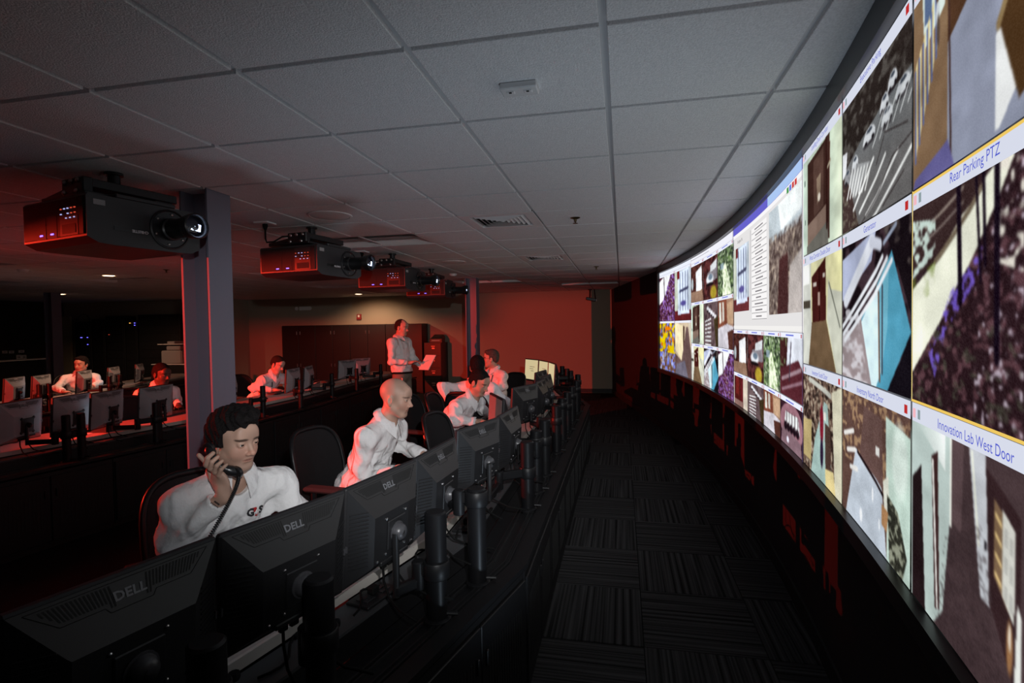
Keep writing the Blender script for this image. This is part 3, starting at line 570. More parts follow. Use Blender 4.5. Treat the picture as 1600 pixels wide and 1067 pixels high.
for k, cc in enumerate(((60, 140, 70), (90, 110, 200), (190, 60, 60), (190, 60, 60))): plain(-1.50-.06*k, -1.545-.06*k, 2.332, 2.362, cc, 'tool_icon', .002, 2)
c3 = [.17, -.34, -.86, -1.32, -1.845]; r3 = [1.60, 1.25, .985]
sm = [[p_tower, p_car, p_trail, p_roof], [p_dark, p_lot, p_room, p_fish]]
for r in range(2):
    for c in range(4): feed(c3[c], c3[c+1], r3[r+1], r3[r], sm[r][c], (56, 56), None, .03, .018, False, 40+4*r+c)
for k in range(8): plain(c3[k % 4]-.16, c3[k % 4]-.34, r3[k//4]-.020, r3[k//4]-.012, (110, 118, 205), 'title_text', .004, 2)
# ---- second block: 3 x 3 windows under a menu bar
a, b = SEG2
plain(a-.004, b+.004, 2.36, 2.428, (226, 226, 234), 'menu_bar', 0, 20); plain(a-.02, a-.9, 2.398, 2.403, (130, 128, 140), 'menu_text', .002, 8)
c2 = [2.10, 1.483, .82, .17]; r2 = [2.36, 1.905, 1.425, .985]
sm = [[p_tower, p_car, p_trail], [p_dock, p_lot, p_room], [p_west, p_gen, p_hill]]
for r in range(3):
    for c in range(3):
        feed(c2[c], c2[c+1], r2[r+1], r2[r], sm[r][c], (48, 52), None, .036, .02, False, 60+3*r+c)
        plain(c2[c]-.2, c2[c]-.44, r2[r]-.022, r2[r]-.013, (110, 118, 205), 'title_text', .004, 2)
# ---- first block: 2 x 2
a, b = SEG1
plain(a-.004, b+.004, 2.38, 2.428, (222, 226, 238), 'menu_bar', 0, 20)
c1 = [3.85, 2.98, 2.10]; sm = [[p_hill, p_door], [p_map, p_corr]]; r1 = [2.38, 1.70, .985]
for r in range(2):
    for c in range(2): feed(c1[c], c1[c+1], r1[r+1], r1[r], sm[r][c], (56, 60), None, .03, .02, False, 80+2*r+c)
# seams between the projected blocks
for s in (SEG2[1], SEG3[1]): plain(s+.004, s-.004, ZB, ZT, (70, 62, 96), 'projection_seam', .004, 2)
# ================================================================== operator consoles
mat('console_black', (.009, .009, .010), .45, spec=.3); mat('console_panel', (.010, .010, .011), .5, spec=.3, bump=(120, .1, .002))
mat('rail_metal', (.035, .035, .037), .35, metal=.6); mat('tray_grey', (.045, .046, .050), .6)
mat('laminate', (.34, .31, .29), .45, noise=(9, .12)); mat('laminate_edge', (.46, .43, .39), .5)
mat('post_black', (.007, .007, .008), .4, spec=.25); mat('arm_black', (.008, .008, .009), .45, spec=.25); mat('cable_black', (.007, .007, .007), .8, spec=.1)
mat('plastic_black', (.015, .015, .0165), .42, bump=(400, .15, .0006)); mat('plastic_grey', (.33, .33, .35), .5, bump=(400, .15, .0006))
mat('slot_black', (.004, .004, .004), .7); mat('ball_grey', (.06, .06, .066), .35); mat('silver_mark', (.17, .175, .19), .4, metal=.3); mat('screw_steel', (.5, .5, .52), .3, metal=1)
mat('lcd_cool', (.02, .02, .02), .3, emit=(srgb(196, 206, 220), .55)); mat('lcd_warm', (.02, .02, .02), .3, emit=(srgb(232, 214, 164), .75)); mat('lcd_pink', (.20, .13, .12), .4, emit=(srgb(150, 120, 118), .10))
mat('ink_dark', (.03, .03, .03), .6); mat('white_plastic', (.75, .75, .73), .4); mat('paper', (.82, .82, .78), .8)

class Path:
    def __init__(s, pts): s.p = [Vector(p).to_2d() for p in pts]
    def off(s, d):
        out = []
        for i, p in enumerate(s.p):
            ds = []
            if i > 0: ds.append((s.p[i]-s.p[i-1]).normalized())
            if i < len(s.p)-1: ds.append((s.p[i+1]-s.p[i]).normalized())
            ns = [Vector((-t.y, t.x)) for t in ds]; n = sum(ns, Vector((0, 0))).normalized(); out.append(p+n*(d/max(.5, n.dot(ns[0]))))
        return out
    def at(s, y, d=0.):
        """point on the line offset by d, at world Y = y, with the heading there"""
        q = s.off(d)
        for i in range(len(q)-1):
            if q[i].y <= y <= q[i+1].y or i == len(q)-2 or (i == 0 and y < q[0].y):
                t = (y-q[i].y)/(q[i+1].y-q[i].y); h = (q[i+1]-q[i]).normalized()
                return q[i]+(q[i+1]-q[i])*t, math.atan2(h.y, h.x)
    def strip(s, mb, d0, d1, z0, z1):
        a, b = s.off(d0), s.off(d1)
        mb.loft([[(p.x, p.y, z0), (p.x, p.y, z1), (q.x, q.y, z1), (q.x, q.y, z0)] for p, q in zip(a, b)]); return mb

def console_row(path, ys, where, short, spots=None):
    g = 'console cabinets of the '+short
    org = path.p[0]
    top = empty('console_worktop', (org.x, org.y, .70), 'grey laminate worktop with pale edge along the '+short, 'worktop')
    inv = Matrix.Translation((-org.x, -org.y, -.70))
    path.strip(MB(), .382, .95, .712, .742).xf(inv).build('top_panel', 'laminate', top)
    path.strip(MB(), .370, .3815, .708, .7425).xf(inv).build('rear_edge', 'laminate_edge', top)
    path.strip(MB(), .9505, .962, .708, .7425).xf(inv).build('front_edge', 'laminate_edge', top)
    rail = empty('console_rail', (org.x, org.y, .60), 'black slotted rail and cable tray behind the '+short, 'rail')
    inv = Matrix.Translation((-org.x, -org.y, -.60))
    path.strip(MB(), -.014, .052, .606, .627).xf(inv).build('cap_strip', 'console_black', rail)
    path.strip(MB(), .0525, .165, .600, .612).xf(inv).build('track_bed', 'console_black', rail)
    for d in (.066, .086, .134, .152): path.strip(MB(), d, d+.006, .6122, .622).xf(inv).build('track_rib', 'rail_metal', rail)
    path.strip(MB(), .1655, .245, .590, .603).xf(inv).build('cable_deck', 'console_black', rail)
    path.strip(MB(), .246, .369, .690, .700).xf(inv).build('cable_tray', 'tray_grey', rail)
    path.strip(MB(), .246, .252, .605, .6895).xf(inv).build('tray_riser', 'console_black', rail)
    # cabinets, one per bay
    for k in range(len(ys)-1):
        ya, yb = ys[k]+.004, ys[k+1]-.004
        (p0, h0), (p1, h1) = path.at(ya), path.at(yb); (q0, _), (q1, _) = path.at(ya, .24), path.at(yb, .24)
        c = (p0+p1)/2
        cab = empty('console_cabinet', (c.x, c.y, 0), 'black console cabinet with slotted doors '+(spots[k] if spots else 'in the '+short), 'cabinet', group=g)
        mid = [path.at(ym)[0] for ym in () ]
        poly = [(p.x-c.x, p.y-c.y) for p in (p0, p1, q1, q0)]
        MB().prism(poly, .03, .588).build('body', 'console_panel', cab)
        t = (p1-p0).normalized(); n = Vector((t.y, -t.x)); L = (p1-p0).length; ang = math.atan2(t.y, t.x)
        for sgn in (-1, 1):
            m = MB(); w = L/2-.012
            m.box((0, 0, 0), (w, .012, .5), .003)
            cc = Vector((p0+t*(L/2+sgn*(w/2+.003))-c).to_3d()); cc += (n*.0065).to_3d()
            d = m.build('rear_door', 'console_panel', cab); d.location = (cc.x, cc.y, .31); d.rotation_euler = (0, 0, ang)
            s_ = MB()
            for r in range(14): s_.box((-w*.36+r*w*.72/13, -.0062, 0), (w*.020, .002, .30))
            s_.build('vent_slots', 'slot_black', d, kind='stuff')
            MB().box((-sgn*w*.42, -.011, .12), (.012, .010, .06), .003).build('latch', 'rail_metal', d)
        m = MB(); m.box((0, 0, 0), (L, .01, .03)); k2 = m.build('plinth', 'slot_black', cab); cc = (p0+p1)/2-c-n*.03; k2.location = (cc.x, cc.y, .016); k2.rotation_euler = (0, 0, ang)
        # knee-side support panels under the worktop
        (f0, _), (f1, _) = path.at(ya+.05, .85), path.at(ya+.05, .3)
        v = (f1-f0); m = MB().box((0, 0, 0), (v.length, .022, .700), .002); e_ = m.build('support_panel', 'console_panel', cab)
        cc = (f0+f1)/2-c; e_.location = (cc.x, cc.y, .356); e_.rotation_euler = (0, 0, math.atan2(v.y, v.x))
    return top, rail

ROW1 = Path([(-1.02, -.15), (-.426, 2.24), (-.426, 6.92), (-.95, 9.0)])
ROW2 = Path([(-4.56, 1.9), (-4.08, 4.6), (-4.08, 6.6), (-4.30, 8.6), (-4.28, 10.6)])
ROW3 = Path([(-7.30, 3.6), (-7.40, 6.2), (-8.35, 8.6), (-8.8, 10.2)])
console_row(ROW1, [-.15, .66, 1.45, 2.24, 3.02, 3.80, 4.58, 5.36, 6.14, 6.92, 7.96, 9.0], 'console row beside the projection screen aisle', 'row beside the projection screen',
            ['at the open near end of the rail', 'below the monitors before the phone user', 'just before the bend of the rail', 'just past the bend, below the pen cup', 'below the dim pink screen', 'below the paler sloping monitor',
             'below the crowded pair of monitors', 'below the monitor before the pale screens', 'just before the far bend of the rail', 'below the lit pale screens', 'at the far end of the rail'])
console_row(ROW2, [1.9, 2.8, 3.7, 4.6, 5.6, 6.6, 7.6, 8.6, 9.6, 10.6], 'middle console row behind the steel column', 'middle row')
console_row(ROW3, [3.6, 4.9, 6.2, 7.4, 8.6, 10.2], 'rearmost console row near the equipment racks', 'rearmost row')

# ------------------------------------------------------------------ monitors: screen towards -X, back towards +X, origin at the mount point
MW, MH = .405, .328
def make_monitor(kind):
    sh = {'black': 'plastic_black', 'grey': 'plastic_grey'}[kind]
    root = link('monitor', None, None); tag(root, 'x', 'monitor')
    MB().box((-.062, 0, .0), (.022, MW, MH), .005).build('bezel', 'plastic_black', root)
    MB().box((-.0738, 0, .006), (.002, MW-.03, MH-.04)).build('screen', 'lcd_cool', root)
    A = [(-.0505, y, z) for y, z in ((-.197, -.155), (.197, -.155), (.197, .158), (-.197, .158))]
    B = [(-.004, y, z) for y, z in ((-.125, -.115), (.125, -.115), (.125, .060), (-.125, .060))]
    C_ = [(.0, y, z) for y, z in ((-.118, -.108), (.118, -.108), (.118, .052), (-.118, .052))]
    shell = MB().loft([A, B, C_]).build('back_shell', sh, root, smooth=25)
    # frame of the sloping top face: t across (-1..1), s down the slope (0..1)
    def top(t, s, lift=.0006):
        y = t*(.197+(.125-.197)*s); z = .158+(.060-.158)*s; x = -.0505+.0465*s; n = Vector((.098, 0, .0465)).normalized()
        return (x+n.x*lift, y, z+n.z*lift)
    g = MB()
    for k in range(43):
        t = -.80+1.6*k/42; s1 = .40 if abs(t) > .26 else .50; s0 = .10; w = .010
        if abs(t) > .72: s1 = .40-(abs(t)-.72)*2.4
        if abs(t) < .17: continue
        g.add([top(t-w, s0), top(t+w, s0), top(t+w, s1), top(t-w, s1)], [(0, 1, 2, 3)])
    g.build('vent_grille', 'slot_black', shell, kind='stuff')
    ol = MB(); P = [(-.9, .06), (.9, .06), (.76, .47), (.30, .47), (.26, .58), (-.26, .58), (-.30, .47), (-.76, .47)]
    for i in range(len(P)):
        a, b = P[i], P[(i+1) % len(P)]; ol.tube([top(*a), top(*b)], .0007, 4)
    ol.build('vent_outline', 'slot_black', shell)
    v, f = text_mesh('DELL', .028, bold=.0008, res=2); tv = []
    for x, y, _ in v: tv.append(top(x/.170, .34-y/.108*.95, .0012))
    MB().add(tv, f).build('lettering', 'silver_mark' if kind == 'black' else 'ink_dark', shell)
    for sg in (-1, 1):                            # louvres on the sloping sides
        lv = MB()
        for k in range(15):
            z = -.10+.0125*k; a0 = (-.044, sg*.190, z), (-.010, sg*.137, z)
            lv.tube([(a0[0][0]+.001, a0[0][1]+sg*.0006, z), (a0[1][0]+.001, a0[1][1]+sg*.0006, z)], .0022, 4)
        lv.build('side_louvres', sh, shell, kind='stuff')
        MB().box((-.047, sg*.198, -.03), (.006, .004, .02)).build('lock_tab', 'ball_grey', shell)
    if kind == 'black':
        MB().box((.003, 0, -.03), (.006, .10, .10), .004).build('mount_plate', 'plastic_black', root)
        MB().lathe([(.001, .034), (.018, .030), (.027, .022), (.030, .010), (.031, .004), (.036, .003), (.036, 0)], (.006, 0, -.03), 18, Matrix.Rotation(math.pi/2, 3, 'Y')).build('ball_joint', 'ball_grey', root, smooth=50)
    else:
        m = MB().box((.004, 0, -.03), (.008, .115, .115), .004)
        for sy in (-1, 1):
            for sz in (-1, 1): m.box((.005, sy*.055, -.03+sz*.055), (.009, .022, .022), .004, (math.pi/4, 0, 0))
        m.build('mount_plate', 'plastic_black', root)
        MB().lathe([(.001, .03), (.014, .027), (.02, .018), (.022, 0)], (.008, 0, -.03), 14, Matrix.Rotation(math.pi/2, 3, 'Y')).build('ball_joint', 'arm_black', root, smooth=50)
    sc = MB()
    for y, z in ((-.055, .03), (.055, .03), (-.055, -.09), (.055, -.09), (-.1, -.1), (.1, -.1)): sc.lathe([(.0045, 0), (.0045, .002), (.002, .0035)], (.0005, y, z), 8, Matrix.Rotation(math.pi/2, 3, 'Y'))
    sc.build('screws', 'screw_steel', root, kind='stuff')
    MB().box((-.012, 0, -.118), (.03, .16, .016), .003).build('port_cover', 'plastic_black', root)
    pl = MB()
    for y in (-.045, -.01, .03): pl.box((-.014, y, -.136), (.014, .026 if y < 0 else .016, .022), .003)
    pl.build('cable_plugs', 'cable_black', root, kind='stuff')
    for y, sx, sy in ((-.045, .05, -.02), (.03, .09, .03)):
        MB().tube([(-.014, y, -.146), (-.010, y, -.19), (.02, y+sy*.5, -.235), (.02+sx, y+sy, -.262), (.10+sx, y+2*sy, -.268)], .0042, 6).build('video_cable', 'cable_black', root, smooth='all')
    return root
MON = {k: make_monitor(k) for k in ('black', 'grey')}; used = {'black': False, 'grey': False}
LCD = {}
def place_monitor(kind, a, b, ztop, tilt, label, group, screen='lcd_cool'):
    """a, b: world XY of the two ends of the top edge, a being nearer the room's near end; the back looks to the right of a->b"""
    m = MON[kind] if not used[kind] else copy_tree(MON[kind]); used[kind] = True
    a, b = Vector(a).to_2d(), Vector(b).to_2d(); h = math.atan2(b.y-a.y, b.x-a.x); c = (a+b)/2
    R = Matrix.Rotation(h-math.pi/2, 4, 'Z') @ Matrix.Rotation(math.radians(tilt), 4, 'Y')
    loc = Vector((c.x, c.y, ztop))-R @ Vector((-.055, 0, MH/2))
    m.matrix_world = Matrix.Translation(loc) @ R
    tag(m, label, 'monitor', group)
    if screen != 'lcd_cool':
        for ch in m.children:
            if ch.name.startswith('screen'):
                if screen not in LCD:
                    d = ch.data.copy(); d.materials.clear(); d.materials.append(MATS[screen]); LCD[screen] = d
                ch.data = LCD[screen]
    return m, R, loc

# ------------------------------------------------------------------ posts with jointed arms that carry the monitors
def monitor_arm(xy, zfoot, ball, label, group, hz=.90, r=.038, ztop=1.005, elbow=.5):
    base = Vector((xy[0], xy[1], zfoot)); o = empty('monitor_post', base, label, 'monitor post', group=group); L = lambda p: Vector(p)-base
    MB().lathe([(r+.012, 0), (r+.012, .012), (r+.002, .018)], (0, 0, .0), 20).build('foot_collar', 'arm_black', o, smooth=40)
    MB().lathe([(r, .018), (r, ztop-zfoot-.006), (r-.006, ztop-zfoot)], (0, 0, 0), 24).build('post', 'post_black', o, smooth=40)
    MB().lathe([(r+.006, -.03), (r+.009, -.026), (r+.009, .026), (r+.006, .03)], (0, 0, hz-zfoot), 20).build('collar', 'arm_black', o, smooth=40)
    k = MB(); k.tube([(0, r*.8, hz-zfoot), (0, r+.03, hz-zfoot)], .006, 8).lathe([(.012, 0), (.014, .006), (.012, .016)], (0, r+.038, hz-zfoot-.008), 10); k.build('clamp_knob', 'arm_black', o, smooth=40)
    l_ = MB(); l_.tube([(r*.8, 0, .03), (r+.035, .012, .026)], .007, 8); l_.build('foot_lever', 'arm_black', o, smooth=40)
    B = L(ball); P0 = Vector((0, 0, hz-zfoot)); d = Vector((B.x, B.y, 0)); n = Vector((-d.y, d.x, 0)).normalized() if d.length > .01 else Vector((0, 1, 0))
    E_ = Vector((B.x*.5, B.y*.5, hz-zfoot))+n*d.length*elbow; E2 = Vector((B.x, B.y, hz-zfoot-.0)); E2 += -d.normalized()*-.03 if d.length > .01 else Vector((0, 0, 0))
    def beam(nm, a, b, w, h):
        v = b-a; m = MB().box((0, 0, 0), (v.length+w*.6, w, h), .006); q = m.build(nm, 'arm_black', o); q.location = (a+b)/2; q.rotation_euler = v.to_track_quat('X', 'Z').to_euler(); return q
    beam('lower_link', P0+(E_-P0).normalized()*r, E_, .034, .046)
    E3 = E_+Vector((0, 0, -.045)); E4 = Vector((E2.x, E2.y, E3.z))
    MB().lathe([(.022, -.07), (.024, -.066), (.024, .026), (.020, .03)], E_, 14).build('elbow', 'arm_black', o, smooth=40)
    beam('upper_link', E3, E4, .030, .038)
    MB().tube([E4+Vector((0, 0, -.02)), Vector((E4.x, E4.y, B.z+.004)), B], .0125, 10).build('riser', 'rail_metal', o, smooth=50)
    return o
def ball_of(R, loc): return loc+R.to_3x3() @ Vector((.034, 0, -.03))

G1, G2, G3 = 'black monitors of the row beside the projection screen', 'grey monitors of the middle row', 'grey monitors of the rearmost row'
row1 = [  # top edge ends, post Y, beam height, label
    ((-1.085, .725), (-.978, 1.112), .94, .88, 'black square monitor back beside the phone user, with unlit vents', 'lcd_cool'),
    ((-.972, 1.118), (-.850, 1.500), 1.24, .84, 'black square monitor directly in front of the man on the phone', 'lcd_cool'),
    ((-.852, 1.510), (-.776, 1.905), 1.765, .80, 'black square monitor between the phone user and the bald man', 'lcd_cool'),
    ((-.780, 1.915), (-.752, 2.315), 2.05, .965, 'black square monitor next to the pen cup and tape roll', 'lcd_cool'),
    ((-.790, 2.470), (-.672, 2.858), 2.94, .83, 'black square monitor standing past the pen cup, before the empty chairs', 'lcd_cool'),
    ((-.680, 2.900), (-.655, 3.303), 3.26, .93, 'black square monitor turned away beside the crew-cut man', 'lcd_cool'),
    ((-.800, 3.600), (-.985, 3.960), 3.64, .86, 'monitor angled so its dim pink screen shows beside the crew-cut man', 'lcd_pink'),
    ((-.880, 4.260), (-.735, 4.640), 4.30, .88, 'black monitor with paler sloping back past the crew-cut man', 'lcd_cool'),
    ((-.760, 4.700), (-.735, 5.100), 4.75, .94, 'black monitor in the crowded middle of the near row, first of a pair', 'lcd_cool'),
    ((-.770, 5.160), (-.740, 5.560), 5.20, .86, 'black monitor in the crowded middle of the near row, second of a pair', 'lcd_cool'),
    ((-.920, 5.700), (-.860, 6.098), 5.70, .90, 'black monitor just before the lit pale screens at the row end', 'lcd_cool'),
    ((-.830, 6.800), (-.960, 7.180), 6.30, .90, 'monitor with pale lit screen, turned edge-on at the row end', 'lcd_warm'),
    ((-.975, 7.230), (-1.155, 7.590), 7.10, .90, 'monitor with pale lit screen split by a dark line, at the row end', 'lcd_warm'),
    ((-1.175, 7.650), (-1.430, 7.965), 7.71, .90, 'monitor with pale lit page on screen, outermost at the row end', 'lcd_warm'),
]
mons = []
POSTS = ['unlit monitor beside the phone user', 'monitor directly before the phone user', 'monitor between phone user and bald man', 'monitor next to the pen cup', 'monitor just past the pen cup',
         'turned-away monitor beside the crew-cut man', 'dim pink screen beside the crew-cut man', 'paler sloping monitor past the crew-cut man', 'first monitor of the crowded middle pair', 'second monitor of the crowded middle pair',
         'monitor just before the lit pale screens', 'edge-on pale screen at the row end', 'split pale screen at the row end', 'outermost pale screen at the row end']
for i, (a, b, yp, hz, lab, scr) in enumerate(row1):
    m, R, loc = place_monitor('black', a, b, 1.15 if i < 11 else 1.17, 4, lab, G1, scr); mons.append((m, R, loc))
    p, h = ROW1.at(yp, .105)
    monitor_arm(p, .6125, ball_of(R, loc), 'black round post and arm carrying the '+POSTS[i], 'monitor posts of the row beside the projection screen', hz, elbow=.30 if i % 2 else -.25)
# two spare posts beyond the lit screens
for yp in (8.06, 8.58):
    p, h = ROW1.at(yp, .105); o = monitor_arm(p, .6125, Vector((p.x-.25, p.y-.05, .95)), 'black spare post with a bare arm at the row end beyond the lit screens', 'monitor posts of the row beside the projection screen', .88)
def row_monitors(path, spans, ztop, group, labels, kind='grey', lim=24):
    for k, ((xa, ya), (xb, yb)) in enumerate(spans):
        A, B = atz(xa, ya, ztop), atz(xb, yb, ztop); c = (A+B)/2
        d = ray((xa+xb)/2, (ya+yb)/2); q = path.off(.37); p = None
        for i in range(len(q)-1):
            e = q[i+1]-q[i]; den = d[0]*e.y-d[1]*e.x; tt = (q[i].x*e.y-q[i].y*e.x)/den; k2 = (q[i].x*d[1]-q[i].y*d[0])/den
            if 0 <= k2 <= 1: p = q[i]+e*k2; h = math.atan2(e.y, e.x); break
        if p is None: continue
        yy = p.y
        v = B-A; hh = math.atan2(v.y, v.x); dev = max(-math.radians(lim), min(math.radians(lim), (hh-h+math.pi) % (2*math.pi)-math.pi)); hh = h+dev
        t = Vector((math.cos(hh), math.sin(hh)))*MW/2
        m, R, loc = place_monitor(kind, p-t, p+t, ztop, 4, labels[k], group)
        q, _ = path.at(yy-.24 if k % 2 else yy+.22, .105)
        monitor_arm(q, .6125, ball_of(R, loc), labels[k].split(',')[0].replace('grey monitor back', 'dark post and arm behind the monitor'), 'monitor posts of the '+group[21:], .84, .03, 1.0, .2)
row_monitors(ROW2, [((0, 640), (65, 625)), ((80, 630), (146, 614)), ((150, 614), (187, 604)), ((217, 612), (273, 604)), ((340, 612), (378, 600)), ((445, 583), (471, 578)), ((473, 579), (491, 574)), ((530, 567), (556, 565)), ((557, 564), (573, 563))],
             1.13, G2, ['grey monitor back at the near end of the middle row', 'grey monitor back second along the middle row, red rim light on its edge', 'grey monitor back third along the middle row, leaning towards an empty chair',
                        'grey monitor back in front of the dark-skinned man', 'grey monitor back half hidden by the near steel column', 'grey monitor back in front of the man with the lanyard',
                        'grey monitor back just past the man with the lanyard', 'grey monitor back before the tall black cabinets, near one of a pair', 'grey monitor back before the tall black cabinets, far one of a pair'])
row_monitors(ROW3, [((0, 580), (45, 572)), ((50, 576), (79, 569)), ((108, 576), (155, 570)), ((160, 571), (195, 566)), ((200, 572), (235, 565))],
             1.10, G3, ['grey monitor back at the near end of the rearmost row', 'grey monitor back second along the rearmost row', 'grey monitor back in front of the man by the equipment racks',
                        'grey monitor back past the man by the equipment racks', 'grey monitor back at the far end of the rearmost row'])
# ================================================================== people: smooth implicit bodies meshed by surface nets
def surface_nets(F, xs, ys, zs):
    nx, ny, nz = F.shape; ins = F < 0
    c = np.zeros((nx-1, ny-1, nz-1), np.int8)
    for dx in (0, 1):
        for dy in (0, 1):
            for dz in (0, 1): c += ins[dx:nx-1+dx, dy:ny-1+dy, dz:nz-1+dz]
    act = (c > 0) & (c < 8); I = np.argwhere(act); n = len(I); ident = -np.ones(act.shape, np.int64); ident[act] = np.arange(n)
    acc = np.zeros((n, 3)); cnt = np.zeros(n); corners = [(a, b, d) for a in (0, 1) for b in (0, 1) for d in (0, 1)]
    ax = (xs, ys, zs)
    for p in corners:
        for k in range(3):
            if p[k]: continue
            q = list(p); q[k] = 1; ip = I+np.array(p); iq = I+np.array(q)
            fp = F[ip[:, 0], ip[:, 1], ip[:, 2]]; fq = F[iq[:, 0], iq[:, 1], iq[:, 2]]; m = (fp < 0) != (fq < 0)
            t = np.where(m, fp/np.where(m, fp-fq, 1), 0)
            P = np.stack([ax[j][ip[:, j]] for j in range(3)], 1); Q = np.stack([ax[j][iq[:, j]] for j in range(3)], 1)
            acc[m] += (P+(Q-P)*t[:, None])[m]; cnt[m] += 1
    V = acc/np.maximum(cnt, 1)[:, None]; faces = []
    for k in range(3):
        a, b = (k+1) % 3, (k+2) % 3
        sl0 = [slice(None)]*3; sl1 = [slice(None)]*3; sl0[k] = slice(0, -1); sl1[k] = slice(1, None)
        e = ins[tuple(sl0)] != ins[tuple(sl1)]; E = np.argwhere(e)
        E = E[(E[:, a] > 0) & (E[:, b] > 0) & (E[:, a] < F.shape[a]-1) & (E[:, b] < F.shape[b]-1)]
        if not len(E): continue
        def cid(da, db):
            J = E.copy(); J[:, a] -= da; J[:, b] -= db; return ident[J[:, 0], J[:, 1], J[:, 2]]
        q = np.stack([cid(1, 1), cid(0, 1), cid(0, 0), cid(1, 0)], 1); fl = ~ins[E[:, 0], E[:, 1], E[:, 2]]
        q[fl] = q[fl][:, ::-1]; q = q[(q >= 0).all(1)]; faces.append(q)
    return V, np.concatenate(faces)
class SDF:
    """grid of distances; shapes are smooth-unioned into it inside their own boxes only"""
    def __init__(s, lo, hi, h, fine=None):
        ax = []
        for k in range(3):
            if fine is None: ax.append(np.arange(lo[k], hi[k]+h, h)); continue
            a, b, hf = fine[0][k], fine[1][k], fine[2]; g = [lo[k]]
            while g[-1] < hi[k]:
                x = g[-1]; d = 0 if a <= x <= b else min(abs(x-a), abs(x-b)); g.append(x+min(h, hf+d*.35))
            ax.append(np.array(g))
        s.ax = ax; s.F = np.full([len(a) for a in ax], .2)
    def region(s, lo, hi, pad):
        sl = []
        for k in range(3):
            i0 = max(0, np.searchsorted(s.ax[k], lo[k]-pad)-1); i1 = min(len(s.ax[k]), np.searchsorted(s.ax[k], hi[k]+pad)+1); sl.append(slice(i0, i1))
        X = s.ax[0][sl[0]][:, None, None]; Y = s.ax[1][sl[1]][None, :, None]; Z = s.ax[2][sl[2]][None, None, :]
        return tuple(sl), X, Y, Z
    def comb(s, sl, d, k, op='u'):
        F = s.F[sl]
        if op == 'u':
            h = np.clip(.5+.5*(F-d)/max(k, 1e-6), 0, 1); s.F[sl] = F*(1-h)+d*h-k*h*(1-h)
        elif op == 's':
            h = np.clip(.5-.5*(F+d)/max(k, 1e-6), 0, 1); s.F[sl] = F*(1-h)-d*h+k*h*(1-h)
        elif op == 'i': s.F[sl] = np.maximum(F, d)
    def cap(s, a, b, ra, rb=None, k=.02, op='u', flat=None):
        rb = ra if rb is None else rb; a = np.array(a, float); b = np.array(b, float); R = max(ra, rb)
        sl, X, Y, Z = s.region(np.minimum(a, b)-R, np.maximum(a, b)+R, k+.03)
        if 0 in s.F[sl].shape: return s
        d = b-a; L2 = max(d@d, 1e-9); px, py, pz = X-a[0], Y-a[1], Z-a[2]; t = np.clip((px*d[0]+py*d[1]+pz*d[2])/L2, 0, 1)
        s.comb(sl, np.sqrt((px-t*d[0])**2+(py-t*d[1])**2+(pz-t*d[2])**2)-(ra+(rb-ra)*t), k, op); return s
    def ell(s, c, r, R=None, k=.02, op='u'):
        """ellipsoid, R: rotation whose columns are its axes"""
        c = np.array(c, float); r = np.array(r, float); m = max(r)
        sl, X, Y, Z = s.region(c-m, c+m, k+.03)
        if 0 in s.F[sl].shape: return s
        P = [X-c[0], Y-c[1], Z-c[2]]
        if R is None: Q = P
        else: Q = [P[0]*R[0][j]+P[1]*R[1][j]+P[2]*R[2][j] for j in range(3)]
        k0 = np.sqrt((Q[0]/r[0])**2+(Q[1]/r[1])**2+(Q[2]/r[2])**2); k1 = np.sqrt((Q[0]/r[0]**2)**2+(Q[1]/r[1]**2)**2+(Q[2]/r[2]**2)**2)
        s.comb(sl, k0*(k0-1)/np.maximum(k1, 1e-9), k, op); return s
    def half(s, p, n, box=None):
        """cut away the side the normal points to"""
        X, Y, Z = s.ax[0][:, None, None], s.ax[1][None, :, None], s.ax[2][None, None, :]; n = np.array(n, float)/np.linalg.norm(n)
        s.F = np.maximum(s.F, (X-p[0])*n[0]+(Y-p[1])*n[1]+(Z-p[2])*n[2]); return s
    def warp(s, fn): X, Y, Z = s.ax[0][:, None, None], s.ax[1][None, :, None], s.ax[2][None, None, :]; s.F = s.F+fn(X, Y, Z); return s
    def mesh(s): return surface_nets(s.F, *s.ax)
def sdf_object(name, sd, matname, parent, color=None, kind=None):
    V, Q = sd.mesh(); me = bpy.data.meshes.new(name)
    me.vertices.add(len(V)); me.vertices.foreach_set('co', V.ravel()); me.loops.add(Q.size); me.loops.foreach_set('vertex_index', Q.ravel().astype(np.int32))
    me.polygons.add(len(Q)); me.polygons.foreach_set('loop_start', np.arange(0, Q.size, 4, dtype=np.int32)); me.update(calc_edges=True); me.validate()
    me.polygons.foreach_set('use_smooth', np.ones(len(me.polygons), bool))
    if color is not None:
        ca = me.color_attributes.new('Col', 'FLOAT_COLOR', 'POINT'); c = color(V); ca.data.foreach_set('color', np.concatenate([c, np.ones((len(V), 1))], 1).ravel().astype(np.float32))
    me.materials.append(MATS[matname]); return link(name, me, parent)
mat('skin', (.5, .3, .22), .5, spec=.35, attr='Col', bump=(260, .15, .0012))
mat('shirt_white', (.80, .79, .78), .8, spec=.2, bump=(13, .55, .03)); mat('khaki', (.22, .19, .15), .85, bump=(30, .3, .01)); mat('charcoal', (.03, .03, .034), .85)
mat('belt_black', (.012, .012, .012), .4); mat('shoe_black', (.012, .012, .012), .35); mat('eye_white', (.62, .60, .57), .25); mat('iris', (.05, .035, .025), .2); mat('pupil', (.004, .004, .004), .15)
mat('button_pearl', (.7, .7, .66), .3); mat('logo_black', (.012, .012, .014), .7); mat('logo_red', (.42, .01, .012), .7); mat('badge_white', (.75, .72, .72), .4); mat('tie_dark', (.03, .02, .03), .7)
mat('glasses_black', (.01, .01, .01), .3); mat('watch_steel', (.5, .5, .5), .3, metal=1)
